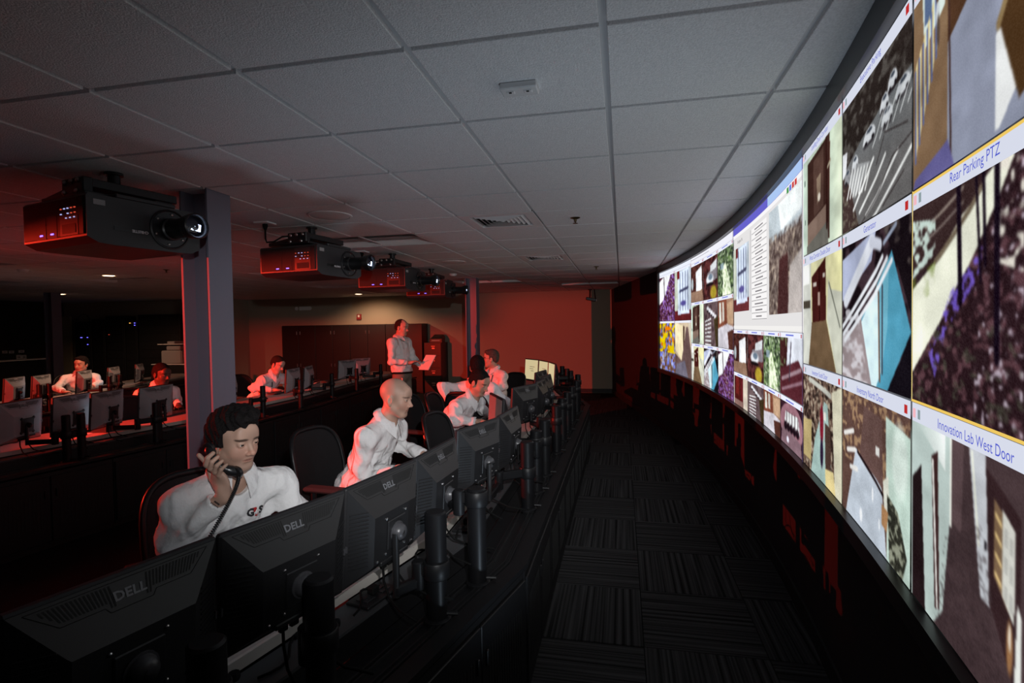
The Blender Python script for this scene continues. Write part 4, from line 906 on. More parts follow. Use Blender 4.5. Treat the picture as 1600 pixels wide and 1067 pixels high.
def shirt_folds():
    nt = MATS['shirt_white'].node_tree; N, L = nt.nodes, nt.links; b = N['Principled BSDF']; tc = N.new('ShaderNodeTexCoord'); mp = N.new('ShaderNodeMapping'); mp.inputs['Scale'].default_value = (1.3, 1.3, .6); mp.inputs['Rotation'].default_value = (.3, .4, 0)
    L.new(tc.outputs['Object'], mp.inputs['Vector']); n = N.new('ShaderNodeTexNoise'); n.noise_type = 'RIDGED_MULTIFRACTAL'; n.inputs['Scale'].default_value = 6.5; n.inputs['Detail'].default_value = 2.2; n.inputs['Distortion'].default_value = .9
    L.new(mp.outputs[0], n.inputs['Vector']); bp = N.new('ShaderNodeBump'); bp.inputs['Strength'].default_value = .9; bp.inputs['Distance'].default_value = .04
    old = b.inputs['Normal'].links[0].from_socket; L.new(old, bp.inputs['Normal']); L.new(n.outputs[0], bp.inputs['Height']); L.new(bp.outputs[0], b.inputs['Normal'])
shirt_folds()
def hairmat(n, c): return mat(n, c, .8, spec=.15, noise=(60, .6), bump=(95, .8, .012))
hairmat('hair_black', (.010, .008, .008)); hairmat('hair_brown', (.030, .020, .014)); hairmat('hair_grey', (.09, .075, .065))

def rotm(yaw=0, pitch=0, roll=0):
    """head rotation: yaw to its left, pitch > 0 looks down"""
    return np.array((Matrix.Rotation(yaw, 3, 'Z') @ Matrix.Rotation(pitch, 3, 'Y') @ Matrix.Rotation(roll, 3, 'X')))
SKIN = {'fair': (.54, .335, .25), 'tan': (.46, .27, .19), 'dark': (.085, .045, .030), 'brown': (.30, .17, .115)}
def lerp(a, b, t): return np.array(a)*(1-t)+np.array(b)*t

def person(loc, yaw, label, head, joints, skin='fair', hair='short', hairm='hair_brown', fine=.004, coarse=.014, sit=True, group=None, hands=None,
           trousers='charcoal', stubble=0., logo=False, headscale=1., shirtfat=1., curlL=.5, curlR=.5, eyes=True, wr=.004):
    """local frame: forward +X, left +Y. head = (centre, yaw, pitch); joints: neck, chest, pelvis, shL, shR, elL, elR, wrL, wrR, hipL.. (world-scaled metres)"""
    root = empty('person', loc, label, 'person', yaw, group)
    J = {k: np.array(v, float) for k, v in joints.items()}; HC = np.array(head[0], float); HR = rotm(*head[1:]); hs = headscale
    def H(p): return HC+HR @ (np.array(p, float)*hs)
    allp = np.array(list(J.values())+[HC]); lo = allp.min(0)-.22; hi = allp.max(0)+.22; lo[2] = -.005
    fl, fh = HC-np.array([.15, .13, .17]), HC+np.array([.15, .13, .17])
    hv = hands or {}
    if 'fine' in hv: fl = np.minimum(fl, np.array(hv['fine'][0])); fh = np.maximum(fh, np.array(hv['fine'][1]))
    # ---------------- skin: one continuous figure
    B = SDF(lo, hi, coarse, (fl, fh, fine)); e = lambda c, r, k=.012, op='u': B.ell(H(c), np.array(r)*hs, HR, k*hs, op); cp = lambda a, b, ra, rb=None, k=.012, op='u': B.cap(H(a), H(b), ra*hs, None if rb is None else rb*hs, k*hs, op)
    e((-.014, 0, .036), (.098, .077, .086), .02); e((.028, 0, -.030), (.066, .061, .088), .03); e((.060, 0, -.102), (.026, .027, .021), .02)
    for s_ in (-1, 1):
        cp((.0, s_*.050, -.062), (.052, s_*.022, -.100), .018, .016, .03); e((.056, s_*.033, -.034), (.021, .024, .026), .02)
    cp((.075, -.034, .020), (.075, .034, .020), .011, None, .018); e((.074, 0, .046), (.017, .046, .03), .025)
    for s_ in (-1, 1):
        e((.096, s_*.032, -.002), (.016, .020, .012), .010, 's')
    cp((.086, 0, .006), (.106, 0, -.032), .0075, .0105, .010); e((.110, 0, -.036), (.0105, .0100, .0092), .008)
    for s_ in (-1, 1): e((.097, s_*.0115, -.041), (.011, .0075, .0075), .006)
    cp((.0835, -.015, -.0640), (.0835, .015, -.0640), .0042, None, .008); cp((.0828, -.012, -.0740), (.0828, .012, -.0740), .0046, None, .008); cp((.0890, -.019, -.0690), (.0890, .019, -.0690), .0034, None, .003, 's')
    e((.088, 0, -.0865), (.008, .018, .005), .010, 's')
    for s_ in (-1, 1):
        e((-.006, s_*.079, -.012), (.021, .009, .032), .006); e((-.002, s_*.087, -.010), (.011, .006, .018), .004, 's'); e((-.004, s_*.078, -.040), (.010, .008, .010), .006)
        if eyes: e((.0775, s_*.0315, .0), (.0155, .0165, .0148), .003); cp((.0925, s_*.0225, -.0020), (.0875, s_*.0415, -.0022), .0040, .0032, .002, 's')
    B.cap(H((-.022, 0, -.06)), J['neck'], .053*hs, .060, .03); B.cap(J['neck'], J['chest'], .058, .08, .04)
    B.cap(J['chest'], J['pelvis'], .10, .11, .05)
    for s_ in 'LR':
        B.cap(J['neck']-np.array([0, 0, .02]), J['sh'+s_]-np.array([0, 0, .02]), .028, .03, .03); B.cap(J['sh'+s_]-np.array([0, 0, .012]), J['el'+s_], .034, .032, .03); B.cap(J['el'+s_], J['wr'+s_], .036, .024, .02)
        B.cap(J['pelvis'], J['hip'+s_], .08, .08, .04); B.cap(J['hip'+s_], J['kn'+s_], .065, .05, .03); B.cap(J['kn'+s_], J['an'+s_], .048, .036, .03)
        if s_ in hv: hv[s_](B)
        else:
            w = J['wr'+s_]; d = J['hd'+s_]-w; d = d/np.linalg.norm(d); up = np.array([0, 0, 1.]); n = up-d*(up@d); n = n/np.linalg.norm(n); side = np.cross(n, d)*(-1 if s_ == 'L' else 1)
            hand(B, w, d, side, -n, (curlL if s_ == 'L' else curlR))
    base = np.array(SKIN[skin])
    def tint(V):
        Lc = ((V-HC) @ HR)/hs; c = np.tile(base, (len(V), 1)); n_ = .92+.16*np.sin(V[:, :1]*61+V[:, 1:2]*47)*np.sin(V[:, 2:]*53); c = c*n_
        def soft(cx, cy, cz, rx, ry, rz): return np.clip(1.4-np.sqrt(((Lc[:, 0]-cx)/rx)**2+((np.abs(Lc[:, 1])-cy)/ry)**2+((Lc[:, 2]-cz)/rz)**2), 0, .4)/.4
        def mixc(m, col, al): c[:] = c*(1-m[:, None]*al)+np.array(col)*m[:, None]*al
        mixc(soft(.085, .0, -.0695, .018, .019, .0085), base*np.array([.95, .60, .58]), .5); mixc(soft(.085, .0, -.069, .02, .019, .0024), base*np.array([.35, .22, .22]), .8)
        mixc(soft(.075, .035, -.035, .03, .028, .026), base*np.array([1.1, .85, .82]), .4); mixc(soft(.11, 0, -.036, .014, .016, .012), base*np.array([1.1, .8, .76]), .5)
        if stubble:
            ja = np.clip((-.048-Lc[:, 2])/.02, 0, 1)*np.clip((Lc[:, 0]+.01)/.03, 0, 1)*np.clip((Lc[:, 2]+.14)/.02, 0, 1)*(1-soft(.09, 0, -.069, .02, .024, .012)); mixc(ja, base*.42, stubble)
            sb = np.clip((Lc[:, 2]+.03)/.03, 0, 1)*np.clip((.05-Lc[:, 2])/.03, 0, 1)*np.clip((.032-Lc[:, 0])/.012, 0, 1)*np.clip((Lc[:, 0]+.0)/.01, 0, 1); mixc(sb, base*.3, stubble)
        br = soft(.083, .034, .0185+0, .022, .0225, .0048); mixc(br, base*.10 if hair != 'bald' else base*.32, .92)
        if hair == 'bald': mixc(np.clip((Lc[:, 2]-.02+(-Lc[:, 0])*.6)/.03, 0, 1)*np.clip((.07-Lc[:, 0])/.03, 0, 1), base*.72, .6)
        return c
    sdf_object('body', B, 'skin', root, tint)
    # ---------------- eyes
    if eyes:
        for s_ in (-1, 1):
            q = MB(); ring = []; n = 14; r = .0126*hs
            for a in (0, 15, 33, 37, 50, 65, 90, 130): ring.append([(r*math.cos(math.radians(a)), r*math.sin(math.radians(a))*math.cos(2*math.pi*k/n), r*math.sin(math.radians(a))*math.sin(2*math.pi*k/n)) for k in range(n)])
            q.loft(ring, caps=False); q.mi = [2]*n+[1]*n+[1]*n+[0]*n*4; q.cur = 0
            ob = q.build('eyeball', ['eye_white', 'iris', 'pupil'], root, smooth='all'); ob.location = H((.0782, s_*.0315, -.0004)); ob.rotation_euler = Matrix(HR.tolist()).to_euler()
    # ---------------- hair
    if hair != 'bald':
        S = SDF(HC-.16, HC+.16, max(fine*1.1, .004)); g = lambda c, r, k=.012, op='u': S.ell(H(c), np.array(r)*hs, HR, k*hs, op)
        if hair == 'full':
            g((-.022, 0, .046), (.106, .089, .092), .02); g((.045, .0, .098), (.052, .062, .026), .025); g((.0, .03, .112), (.07, .05, .028), .02); g((-.07, 0, .0), (.05, .078, .07), .02)
            for s_ in (-1, 1): g((.004, s_*.074, .012), (.026, .014, .042), .012)
            S.warp(lambda X, Y, Z: .0045*np.sin(X*95+Z*40)*np.sin(Y*88+Z*30)+.002*np.sin(X*210+Y*160+Z*120))
        elif hair == 'crew':
            g((-.014, 0, .039), (.1015, .0805, .0885), .01); g((-.06, 0, .0), (.052, .070, .06), .02)
            for s_ in (-1, 1): g((.006, s_*.071, .01), (.018, .010, .03), .01)
        elif hair == 'thin':
            g((-.018, 0, .036), (.1005, .0805, .0875), .01); g((-.06, 0, -.005), (.054, .072, .06), .02)
        else:
            g((-.016, 0, .043), (.104, .085, .092), .01); g((-.062, 0, .0), (.054, .076, .066), .02); g((.05, 0, .10), (.035, .055, .018), .02)
            for s_ in (-1, 1): g((.004, s_*.073, .008), (.020, .012, .034), .01)
            S.warp(lambda X, Y, Z: .002*np.sin(X*150+Z*60)*np.sin(Y*140))
        fx = {'full': .072, 'crew': .070, 'thin': .045, 'short': .068}[hair]
        # clear the face: a box-like cut in front of the ears and below the hairline
        cut = SDF(HC-.16, HC+.16, max(fine*1.1, .004)); X, Y, Z = cut.ax[0][:, None, None]-HC[0], cut.ax[1][None, :, None]-HC[1], cut.ax[2][None, None, :]-HC[2]
        l0 = (X*HR[0][0]+Y*HR[1][0]+Z*HR[2][0])/hs; l1 = (X*HR[0][1]+Y*HR[1][1]+Z*HR[2][1])/hs; l2 = (X*HR[0][2]+Y*HR[1][2]+Z*HR[2][2])/hs
        hl = {'full': .062, 'crew': .064, 'thin': .088, 'short': .068}[hair]
        wig = .006*np.sin(l1*95+1)+.004*np.sin(l1*170) if hair == 'full' else .0015*np.sin(l1*200)
        d1 = np.maximum(l2-(hl+wig-l1*l1*4.0), .022-l0)                 # face opening
        d2 = np.maximum(l2+.018, -.03-l0)                               # below the ears in front
        d3 = np.maximum(l2+.075, -9+0*l0)
        if hair == 'thin': d1 = np.minimum(d1, np.maximum(np.maximum(.018-l0, np.abs(l1)-.05), -l2))
        d = np.minimum(np.minimum(d1, d2), d3); S.F = np.maximum(S.F, -d)
        sdf_object('hair', S, hairm, root)
    # ---------------- shirt
    T = SDF(lo, hi, max(coarse*.9, .010) if fine < .005 else coarse, (J['chest']-np.array([.2, .26, .25]), J['chest']+np.array([.2, .26, .25]), .008) if fine < .005 else None)
    up = J['neck']-J['chest']; up = up/np.linalg.norm(up); lat = J['shL']-J['shR']; lat = lat/np.linalg.norm(lat); fwd = np.cross(lat, up); fwd /= np.linalg.norm(fwd); lat = np.cross(up, fwd)
    CR = np.stack([fwd, lat, up], 1); sf = shirtfat
    T.ell(J['chest']+up*.015, (.120*sf, .162*sf, .20), CR, .03); mid = (J['chest']+J['pelvis'])/2; T.ell(mid, (.125*sf, .165*sf, .19), CR, .06); T.ell(J['pelvis']+np.array([0, 0, .05]), (.135*sf, .175*sf, .13), CR, .06)
    T.cap(J['shL']-up*.01, J['shR']-up*.01, .055, .055, .05); T.cap(J['neck']-up*.035, (J['shL']+J['shR'])/2, .062, .07, .05)
    for s_ in 'LR':
        T.cap(J['neck']-up*.026, J['sh'+s_]-up*.012, .054, .056, .05); T.cap(J['sh'+s_]-up*.012, J['el'+s_], .061, .054, .05); T.cap(J['el'+s_], J['wr'+s_], .055, .039, .03)
        cu = J['wr'+s_]-J['el'+s_]; cu /= np.linalg.norm(cu); T.cap(J['wr'+s_]-cu*.055, J['wr'+s_]-cu*.004, .041, .041, .006)
    # folds: stronger around the elbows and the waist
    def folds(X, Y, Z):
        f = wr*(np.sin(X*38+Z*52+2*np.sin(Y*21))*.6+np.sin(Y*46-Z*33+1.5*np.sin(X*27))*.6+.5*np.abs(np.sin(X*61-Y*70+Z*44+2*np.sin(Z*23)))); w = .6
        for q, R_ in ((J['elL'], .17), (J['elR'], .17), (mid, .2)): w = w+1.7*np.exp(-((X-q[0])**2+(Y-q[1])**2+(Z-q[2])**2)/R_**2)
        return f*w
    T.warp(folds)
    # open the cuffs and the neck so skin shows there only
    for s_ in 'LR':
        cu = J['wr'+s_]-J['el'+s_]; cu /= np.linalg.norm(cu); q = J['wr'+s_]; T.cap(q+cu*.001, q+cu*.12, .055, .055, .002, 's')
    nk = H((-.022, 0, -.06)); T.cap(J['neck']+up*.030, nk+up*.05, .075, .10, .01, 's')
    T.cap(J['neck']+up*.05, J['neck']-up*.015+fwd*.06, .055, .05, .006, 's'); T.cap(J['neck']+fwd*.075+up*.01, J['neck']-up*.10+fwd*.17, .040, .012, .01, 's')
    if not sit: T.half(J['pelvis']+np.array([0, 0, .02]), (0, 0, -1))
    else: T.half(J['pelvis']-np.array([0, 0, .06]), (0, 0, -1))
    shirt = sdf_object('shirt', T, 'shirt_white', root)
    # collar: two leaves folded round the neck
    nb = J['neck']-up*.012
    for s_ in (-1, 1):
        m = MB(); rows = []
        for k in range(9):
            th = math.radians(18+k*(162/8)) ; dr = fwd*math.cos(th)+lat*math.sin(th)*s_
            tip = max(0, 1-k/2.2); r0, r1 = .068, .102+.016*tip
            top = nb+dr*r0+up*(.052-.016*math.cos(th)); bot = nb+dr*r1+up*(.012-.034*tip-.020*math.cos(th))+fwd*.018*tip
            mdl = (top*.55+bot*.45)+dr*.008
            rows.append([top, mdl, bot, bot-dr*.005, mdl-dr*.005, top-dr*.005])
        m.loft([[tuple(p) for p in r] for r in rows]); m.build('collar', 'shirt_white', root, smooth=60)
    # ---------------- trousers and shoes
    P_ = SDF(lo, hi, coarse)
    P_.ell(J['pelvis'], (.125, .168, .115), CR if sit else None, .04)
    for s_ in 'LR':
        P_.cap(J['hip'+s_], J['kn'+s_], .088, .068, .05); P_.cap(J['kn'+s_], J['an'+s_], .068, .056, .03)
    P_.half(J['pelvis']+np.array([0, 0, .055 if sit else .045]), (0, 0, 1)); sdf_object('trousers', P_, trousers, root)
    for s_ in 'LR':
        a = J['an'+s_]; fd = np.array([1., 0, 0]); S = SDF(a-np.array([.14, .1, .12]), a+np.array([.26, .1, .08]), .009)
        z = .038; S.cap((a[0]-.03, a[1], z), (a[0]+.13, a[1], z-.006), .036, .034, .02); S.cap((a[0]-.01, a[1], z+.03), (a[0], a[1], a[2]-.01), .036, .04, .02); S.half((0, 0, .004), (0, 0, -1)); sdf_object('shoe', S, 'shoe_black', root)
    root['fr'] = 0; del root['fr']
    return root, dict(J=J, H=H, HR=HR, fwd=fwd, lat=lat, up=up, mid=mid, shirt=T)
def hand(B, w, d, thumb, palm, curl, spread=1.):
    """relaxed hand: w wrist, d pointing direction, thumb side, palm normal; five separate fingers"""
    w = np.array(w, float); k0 = .008
    pc = w+d*.048; ax = np.stack([d, thumb, palm], 1); B.ell(pc, (.050, .040, .0155), ax, .012); B.cap(w-d*.02, w+d*.02, .023, .024, .015)
    for i, (off, L) in enumerate(((.028, .072), (.0095, .080), (-.0095, .075), (-.027, .060))):
        p = w+d*.088+thumb*off*spread; r = .0088-.0006*i; dd = d.copy(); a = .15+curl*.5
        for j, f_ in enumerate((.45, .31, .24)):
            c, s_ = math.cos(a), math.sin(a); dj = dd*c+palm*s_; q = p+dj*L*f_; B.cap(p, q, r-.0008*j, r-.0008*(j+1), .003); p = q; a += curl*.75
    p = w+d*.025+thumb*.030; q = p+(d*.6+thumb*.62+palm*.4)*.040; B.cap(p, q, .0125, .0105, .008); B.cap(q, q+(d*.86+thumb*.2+palm*.35)*.034, .0102, .0082, .004)
# ================================================================== the cast
def at_depth(px, py, dep): d = ray(px, py); return Vector((d[0]*dep, d[1]*dep, EYE+d[2]*dep))
def surf(T, p, d, n=120, st=.004):
    """march from p along d to the cloth"""
    p = np.array(p, float); d = np.array(d, float); d /= np.linalg.norm(d); prev = None
    for k in range(n):
        q = p+d*st*k; i = [min(len(T.ax[j])-2, max(0, int(np.searchsorted(T.ax[j], q[j])-1))) for j in range(3)]
        w = [np.clip((q[j]-T.ax[j][i[j]])/(T.ax[j][i[j]+1]-T.ax[j][i[j]]), 0, 1) for j in range(3)]; f = 0
        for a in (0, 1):
            for b in (0, 1):
                for c in (0, 1): f += T.F[i[0]+a, i[1]+b, i[2]+c]*(w[0] if a else 1-w[0])*(w[1] if b else 1-w[1])*(w[2] if c else 1-w[2])
        if f < 0: return q-d*st*(f/(f-prev) if prev is not None and prev > f else 0)
        prev = f
    return None
class Local:
    def __init__(s, root, yaw): s.r = Vector(root); s.y = yaw; s.R = Matrix.Rotation(-yaw, 3, 'Z')
    def px(s, x, y, dep): return np.array(s.R @ (at_depth(x, y, dep)-s.r))
def seated(root, yaw, hc, hyaw, hpitch, arms, feet=(.34, .12), knee=.46, broad=.185, hunch=0., pel=(0, 0, .56)):
    HR = rotm(hyaw, hpitch); HCv = np.array(hc, float)
    neck = HCv+np.array([-.045-hunch, 0, -.150]); P = np.array(pel, float); v = P-neck; v /= np.linalg.norm(v)
    J = dict(neck=neck, chest=neck+v*.20+np.array([-.015, 0, 0]), pelvis=P)
    J['shL'] = neck+v*.078+np.array([0, broad, 0]); J['shR'] = neck+v*.078+np.array([0, -broad, 0])
    for s_, sg in (('L', 1), ('R', -1)):
        J['hip'+s_] = P+np.array([.03, sg*.10, -.02]); J['kn'+s_] = P+np.array([knee, sg*.15, -.04]); J['an'+s_] = np.array([P[0]+feet[0]+.06, sg*(feet[1]+.03), .085])
    J.update({k: np.array(q, float) for k, q in arms.items()})
    return (hc, hyaw, hpitch), J
def logo(root, K, y, z, size, parts='G4S'):
    """embroidered mark on the chest: black G and S, red wedge behind a pale 4"""
    J, f, l, u = K['J'], K['fwd'], K['lat'], K['up']; T = K['shirt']; o = np.array(J['chest'])+l*y+u*z+f*.26
    def patch(name, verts, faces, m, lift):
        vs = []
        for x, yy in verts:
            p = surf(T, o+l*x+u*yy, -f); p = (o+l*x+u*yy-f*.12) if p is None else p; vs.append(tuple(p+f*lift))
        MB().add(vs, faces).build(name, m, root)
    for ch, dx in (('G', -.36), ('S', .42)):
        v, fc = text_mesh(ch, size*1.05, bold=.0022, res=2); patch('emblem_letter', [((a*1.0)+dx*size*1.5, b) for a, b, _ in v], fc, 'logo_black', .0055)
    s = size
    wedge = [(-.36*s, .46*s), (.12*s, .46*s), (.24*s, .1*s), (.34*s, -.34*s), (.2*s, -.56*s), (-.06*s, -.50*s), (.04*s, -.1*s), (-.2*s, .05*s)]
    patch('emblem_wedge', wedge, [tuple(range(len(wedge)))], 'logo_red', .0050)
    v, fc = text_mesh('4', size*.85, bold=.001, res=2); patch('emblem_letter', [(a+.06*s, b-.06*s) for a, b, _ in v], fc, 'shirt_white', .0066)
def buttons(root, K, n=5):
    J, f, u = K['J'], K['fwd'], K['up']
    for k in range(n):
        p = surf(K['shirt'], J['chest']+u*(.03-.085*k)+f*.26, -f)
        if p is None: continue
        MB().lathe([(.0055, 0), (.0055, .0018), (.004, .0026)], tuple(p), 10, Vector(f).to_track_quat('Z', 'Y').to_matrix()).build('button', 'button_pearl', root)

# ---- 1: the man on the telephone
yaw = math.radians(-34); r1_ = (-1.70, 1.985, 0); Lc = Local(r1_, yaw)
hc = Lc.px(367, 686, 2.2); wrR = Lc.px(351, 771, 2.09); elR = Lc.px(268, 862, 2.10)
hd, J = seated(r1_, yaw, hc, math.radians(20), math.radians(7), dict(elR=elR, wrR=wrR, hdR=wrR+np.array([0, 0, .1]), elL=(.16, .29, .80), wrL=(.40, .20, .80), hdL=(.50, .14, .80)), broad=.19)
HRm = rotm(hd[1], hd[2]); Hh = lambda p: np.array(hc)+HRm @ np.array(p, float)
ear, mouth = Hh((.000, -.108, -.012)), Hh((.105, -.060, -.098))
hx = mouth-ear; hl = np.linalg.norm(hx); hx /= hl; out = (ear+mouth)/2-np.array(hc); out -= hx*(out@hx); out /= np.linalg.norm(out)
grip = (ear+mouth)/2+out*.030
def phone_hand(B):
    w = wrR; kn = grip+out*.016-hx*.0; d = kn-w; d /= np.linalg.norm(d); palm = -out-d*(-out@d); palm /= np.linalg.norm(palm); side = np.cross(d, palm)
    B.cap(w-d*.02, w+d*.02, .024, .026, .015); pc = w+d*.052+palm*.0; B.ell(pc, (.054, .041, .017), np.stack([d, side, palm], 1), .014)
    # four fingers laid over the handset and bent round it; the first lies along it towards the ear
    ax = -hx                                            # towards the ear
    for i, t in enumerate((.030, .010, -.010, -.029)):
        p = w+d*.092+ax*t*.9+out*.004; c1 = grip+ax*(t*1.15+.004)+out*.020+np.cross(ax, out)*(-.006)
        q = c1+out*.006; sidev = np.cross(out, ax); sidev /= np.linalg.norm(sidev)
        if sidev@np.array([1, 0, 0]) < 0: sidev = -sidev
        q = p*.35+c1*.65+out*.010; m1 = c1+sidev*.022+out*.004; m2 = m1+sidev*.012-out*.022
        r = .0098-.0005*i
        B.cap(p, q, r+.001, r, .004); B.cap(q, m1, r, r-.0006, .003); B.cap(m1, m2, r-.0006, r-.0016, .003)
    tp = w+d*.03+side*.028; B.cap(tp, tp+(d*.7+side*.5+palm*.2)*.045, .0125, .0105, .008); B.cap(tp+(d*.7+side*.5+palm*.2)*.045, tp+(d*1.35+side*.62+palm*.35)*.052, .0105, .0085, .004)
    ix = w+d*.085+ax*.034; B.cap(ix, ix+ax*.05+d*.022+out*.004, .0098, .0085, .004)
P1, K1 = person(r1_, yaw, 'dark-haired man in white shirt holding a black telephone handset to his ear', hd, J, 'fair', 'full', 'hair_black', .0034, .014, True, None,
                {'R': phone_hand, 'fine': (np.minimum(wrR, grip)-.06, np.maximum(wrR, grip)+.06)}, stubble=.45, wr=.006)
logo(P1, K1, .066, .068, .038); buttons(P1, K1)
cu = K1['J']['wrR']-K1['J']['elR']; cu /= np.linalg.norm(cu); cv = Lc.R @ (Vector((0, 0, EYE))-Vector(r1_)); cv = np.array(cv)-K1['J']['wrR']; cv -= cu*(cv@cu); cv /= np.linalg.norm(cv); cs = np.cross(cv, cu)
for k, (a0, a1) in enumerate(((-.012, .008), (-.016, .014))):
    q = MB(); c0_ = K1['J']['wrR']-cu*(.022+.012*k)+cv*.0435
    for m_ in range(7): q.box(tuple(c0_+cs*(a0+(a1-a0)*m_/6)+cu*.001*(m_ % 2)), (.0026, .0026, .005), 0, Matrix(np.stack([cs, cv, cu], 1).tolist()))
    q.build('cuff_embroidery', 'logo_black', P1, kind='stuff')
# the handset he holds
mat('phone_black', (.010, .010, .011), .28)
RZ = Matrix.Rotation(yaw, 4, 'Z'); toW = lambda p: Vector(r1_)+(RZ.to_3x3() @ Vector(p))
ph = empty('telephone_handset', toW(grip), 'black telephone handset held to the ear of the dark-haired man', 'telephone'); base = toW(grip)
def PW(p): return toW(p)-base
m = MB(); prof = []
for k in range(13):
    t = k/12; p = ear+(mouth-ear)*(1.10*t-.05)+out*(.034*math.sin(math.pi*t)); prof.append(PW(p))
m.tube(prof, [.012, .019, .021, .018, .0155, .0145, .0145, .0145, .0155, .018, .021, .019, .012], 12); m.build('grip', 'phone_black', ph, smooth=50)
for nm, c in (('earpiece', ear), ('mouthpiece', mouth)):
    q = MB().lathe([(.018, -.012), (.025, -.008), (.026, .004), (.020, .010)], PW(c+out*.004), 18, (Vector(RZ.to_3x3() @ Vector(-out))).to_track_quat('Z', 'Y').to_matrix()); q.build(nm, 'phone_black', ph, smooth=50)
c0 = toW(mouth+hx*.015+out*.01); c1 = at_depth(312, 866, 1.98); c1.z = max(c1.z, .80); pts = []; n = 46*10
ctrl = [c0, c0+Vector((0, 0, -.05)), (c0+c1)/2+Vector((0, 0, -.02)), c1]
for k in range(n+1):
    t = k/n; p = ctrl[0]*(1-t)**3+ctrl[1]*3*t*(1-t)**2+ctrl[2]*3*t*t*(1-t)+ctrl[3]*t**3
    q = ctrl[0]*(1-t-.01)**3+ctrl[1]*3*(t+.01)*(1-t-.01)**2+ctrl[2]*3*(t+.01)**2*(1-t-.01)+ctrl[3]*(t+.01)**3
    tg = (q-p).normalized(); s1 = tg.orthogonal().normalized(); s2 = tg.cross(s1); th = 2*math.pi*t*46; rr = .0065*min(1, t*12, (1-t)*12+.1)
    pts.append(p+(s1*math.cos(th)+s2*math.sin(th))*rr-base)
MB().tube(pts, .0021, 5).build('coiled_cord', 'phone_black', ph, smooth='all')
dp = empty('desk_telephone', (c1.x-.05, c1.y-.03, .743), 'black desk telephone base on the worktop in front of the caller', 'telephone', math.radians(60))
MB().loft([[(-.1, -.09, 0), (.1, -.09, 0), (.1, .09, 0), (-.1, .09, 0)], [(-.1, -.09, .02), (.1, -.09, .05), (.1, .09, .05), (-.1, .09, .02)]]).build('base', 'phone_black', dp)
kp = MB()
for i in range(4):
    for j in range(3): kp.box((-.06+.03*i, -.05+.03*j, .033+.0045*i), (.018, .018, .006), .002)
kp.build('keypad', 'plastic_grey', dp, kind='stuff'); MB().box((0, .062, .052), (.17, .045, .012), .004).build('cradle', 'phone_black', dp)

# ---- 2: the bald man
yaw = math.radians(-6); hcw = at_depth(619, 621, 3.42); r2_ = (hcw.x-.30, hcw.y+.03, 0); Lc = Local(r2_, yaw); hc = Lc.px(619, 621, 3.42)
hd, J = seated(r2_, yaw, hc, math.radians(6), math.radians(9), dict(elL=(.18, .25, .84), wrL=(.44, .15, .80), hdL=(.54, .10, .79), elR=Lc.px(562, 758, 3.28), wrR=(.42, -.16, .80), hdR=(.52, -.10, .79)), hunch=.025)
P2, K2 = person(r2_, yaw, 'bald man in white shirt leaning forward in profile at the console', hd, J, 'fair', 'bald', 'hair_brown', .0042, .015, stubble=.12, wr=.0055)
logo(P2, K2, .085, .070, .036); buttons(P2, K2)
MB().tube([tuple(J['wrL']+np.array([.012, .031*math.cos(a), .031*math.sin(a)])) for a in np.linspace(0, 2*math.pi, 17)[:-1]], .006, 6, closed=True).build('wristwatch', 'watch_steel', P2)
# ---- 3: the crew-cut man bent over the desk
yaw = math.radians(-14); hcw = at_depth(749, 597, 5.05); r3_ = (hcw.x-.46, hcw.y+.10, 0); Lc = Local(r3_, yaw); hc = Lc.px(749, 597, 5.05)
hd, J = seated(r3_, yaw, hc, math.radians(-8), math.radians(24), dict(elL=(.36, .27, .82), wrL=(.60, .10, .785), hdL=(.70, .06, .78), elR=(.34, -.29, .81), wrR=(.56, -.14, .785), hdR=(.66, -.10, .78)), hunch=.03)
P3, K3 = person(r3_, yaw, 'crew-cut man in white shirt hunched over the desk, back lit red', hd, J, 'tan', 'crew', 'hair_black', .0055, .017, stubble=.2, wr=.005)
# ---- 4: man seen from behind, hand on hip
yaw = math.radians(82); hcw = at_depth(746, 573, 5.95); r4_ = (hcw.x+.02, hcw.y-.06, 0); Lc = Local(r4_, yaw); hc = Lc.px(746, 573, 5.95)
hd, J = seated(r4_, yaw, hc, math.radians(22), math.radians(2), dict(elL=Lc.px(691, 604, 5.85), wrL=Lc.px(704, 632, 5.8), hdL=Lc.px(716, 636, 5.85), elR=Lc.px(790, 628, 5.9), wrR=(.30, -.16, .70), hdR=(.42, -.12, .68)))
P4, K4 = person(r4_, yaw, 'man in white shirt seen from behind, one elbow out, facing the man in glasses', hd, J, 'brown', 'short', 'hair_black', .007, .018, eyes=False)
# ---- 5: grey-haired man with glasses
yaw = math.radians(-128); hcw = at_depth(767, 560, 7.45); r5_ = (hcw.x+.06, hcw.y+.10, 0); Lc = Local(r5_, yaw); hc = Lc.px(767, 560, 7.45)
hd, J = seated(r5_, yaw, hc, math.radians(-40), 0, dict(elL=Lc.px(787, 604, 7.35), wrL=Lc.px(767, 609, 7.2), hdL=Lc.px(758, 609, 7.15), elR=(.10, -.28, .84), wrR=(.30, -.14, .76), hdR=(.38, -.08, .76)))
P5, K5 = person(r5_, yaw, 'grey-haired man with glasses, tie and lanyard, seated by the far column', hd, J, 'fair', 'short', 'hair_grey', .0065, .018)
H = K5['H']; gl = MB()
for s_ in (-1, 1):
    gl.tube([tuple(H((.104, s_*.032+.022*math.cos(a), -.002+.016*math.sin(a)))) for a in np.linspace(0, 2*math.pi, 13)[:-1]], .0022, 5, closed=True); gl.tube([tuple(H((.102, s_*.054, .004))), tuple(H((-.01, s_*.080, .004)))], .0022, 5)
gl.tube([tuple(H((.107, -.010, .002))), tuple(H((.107, .010, .002)))], .0022, 5); gl.build('spectacles', 'glasses_black', P5)
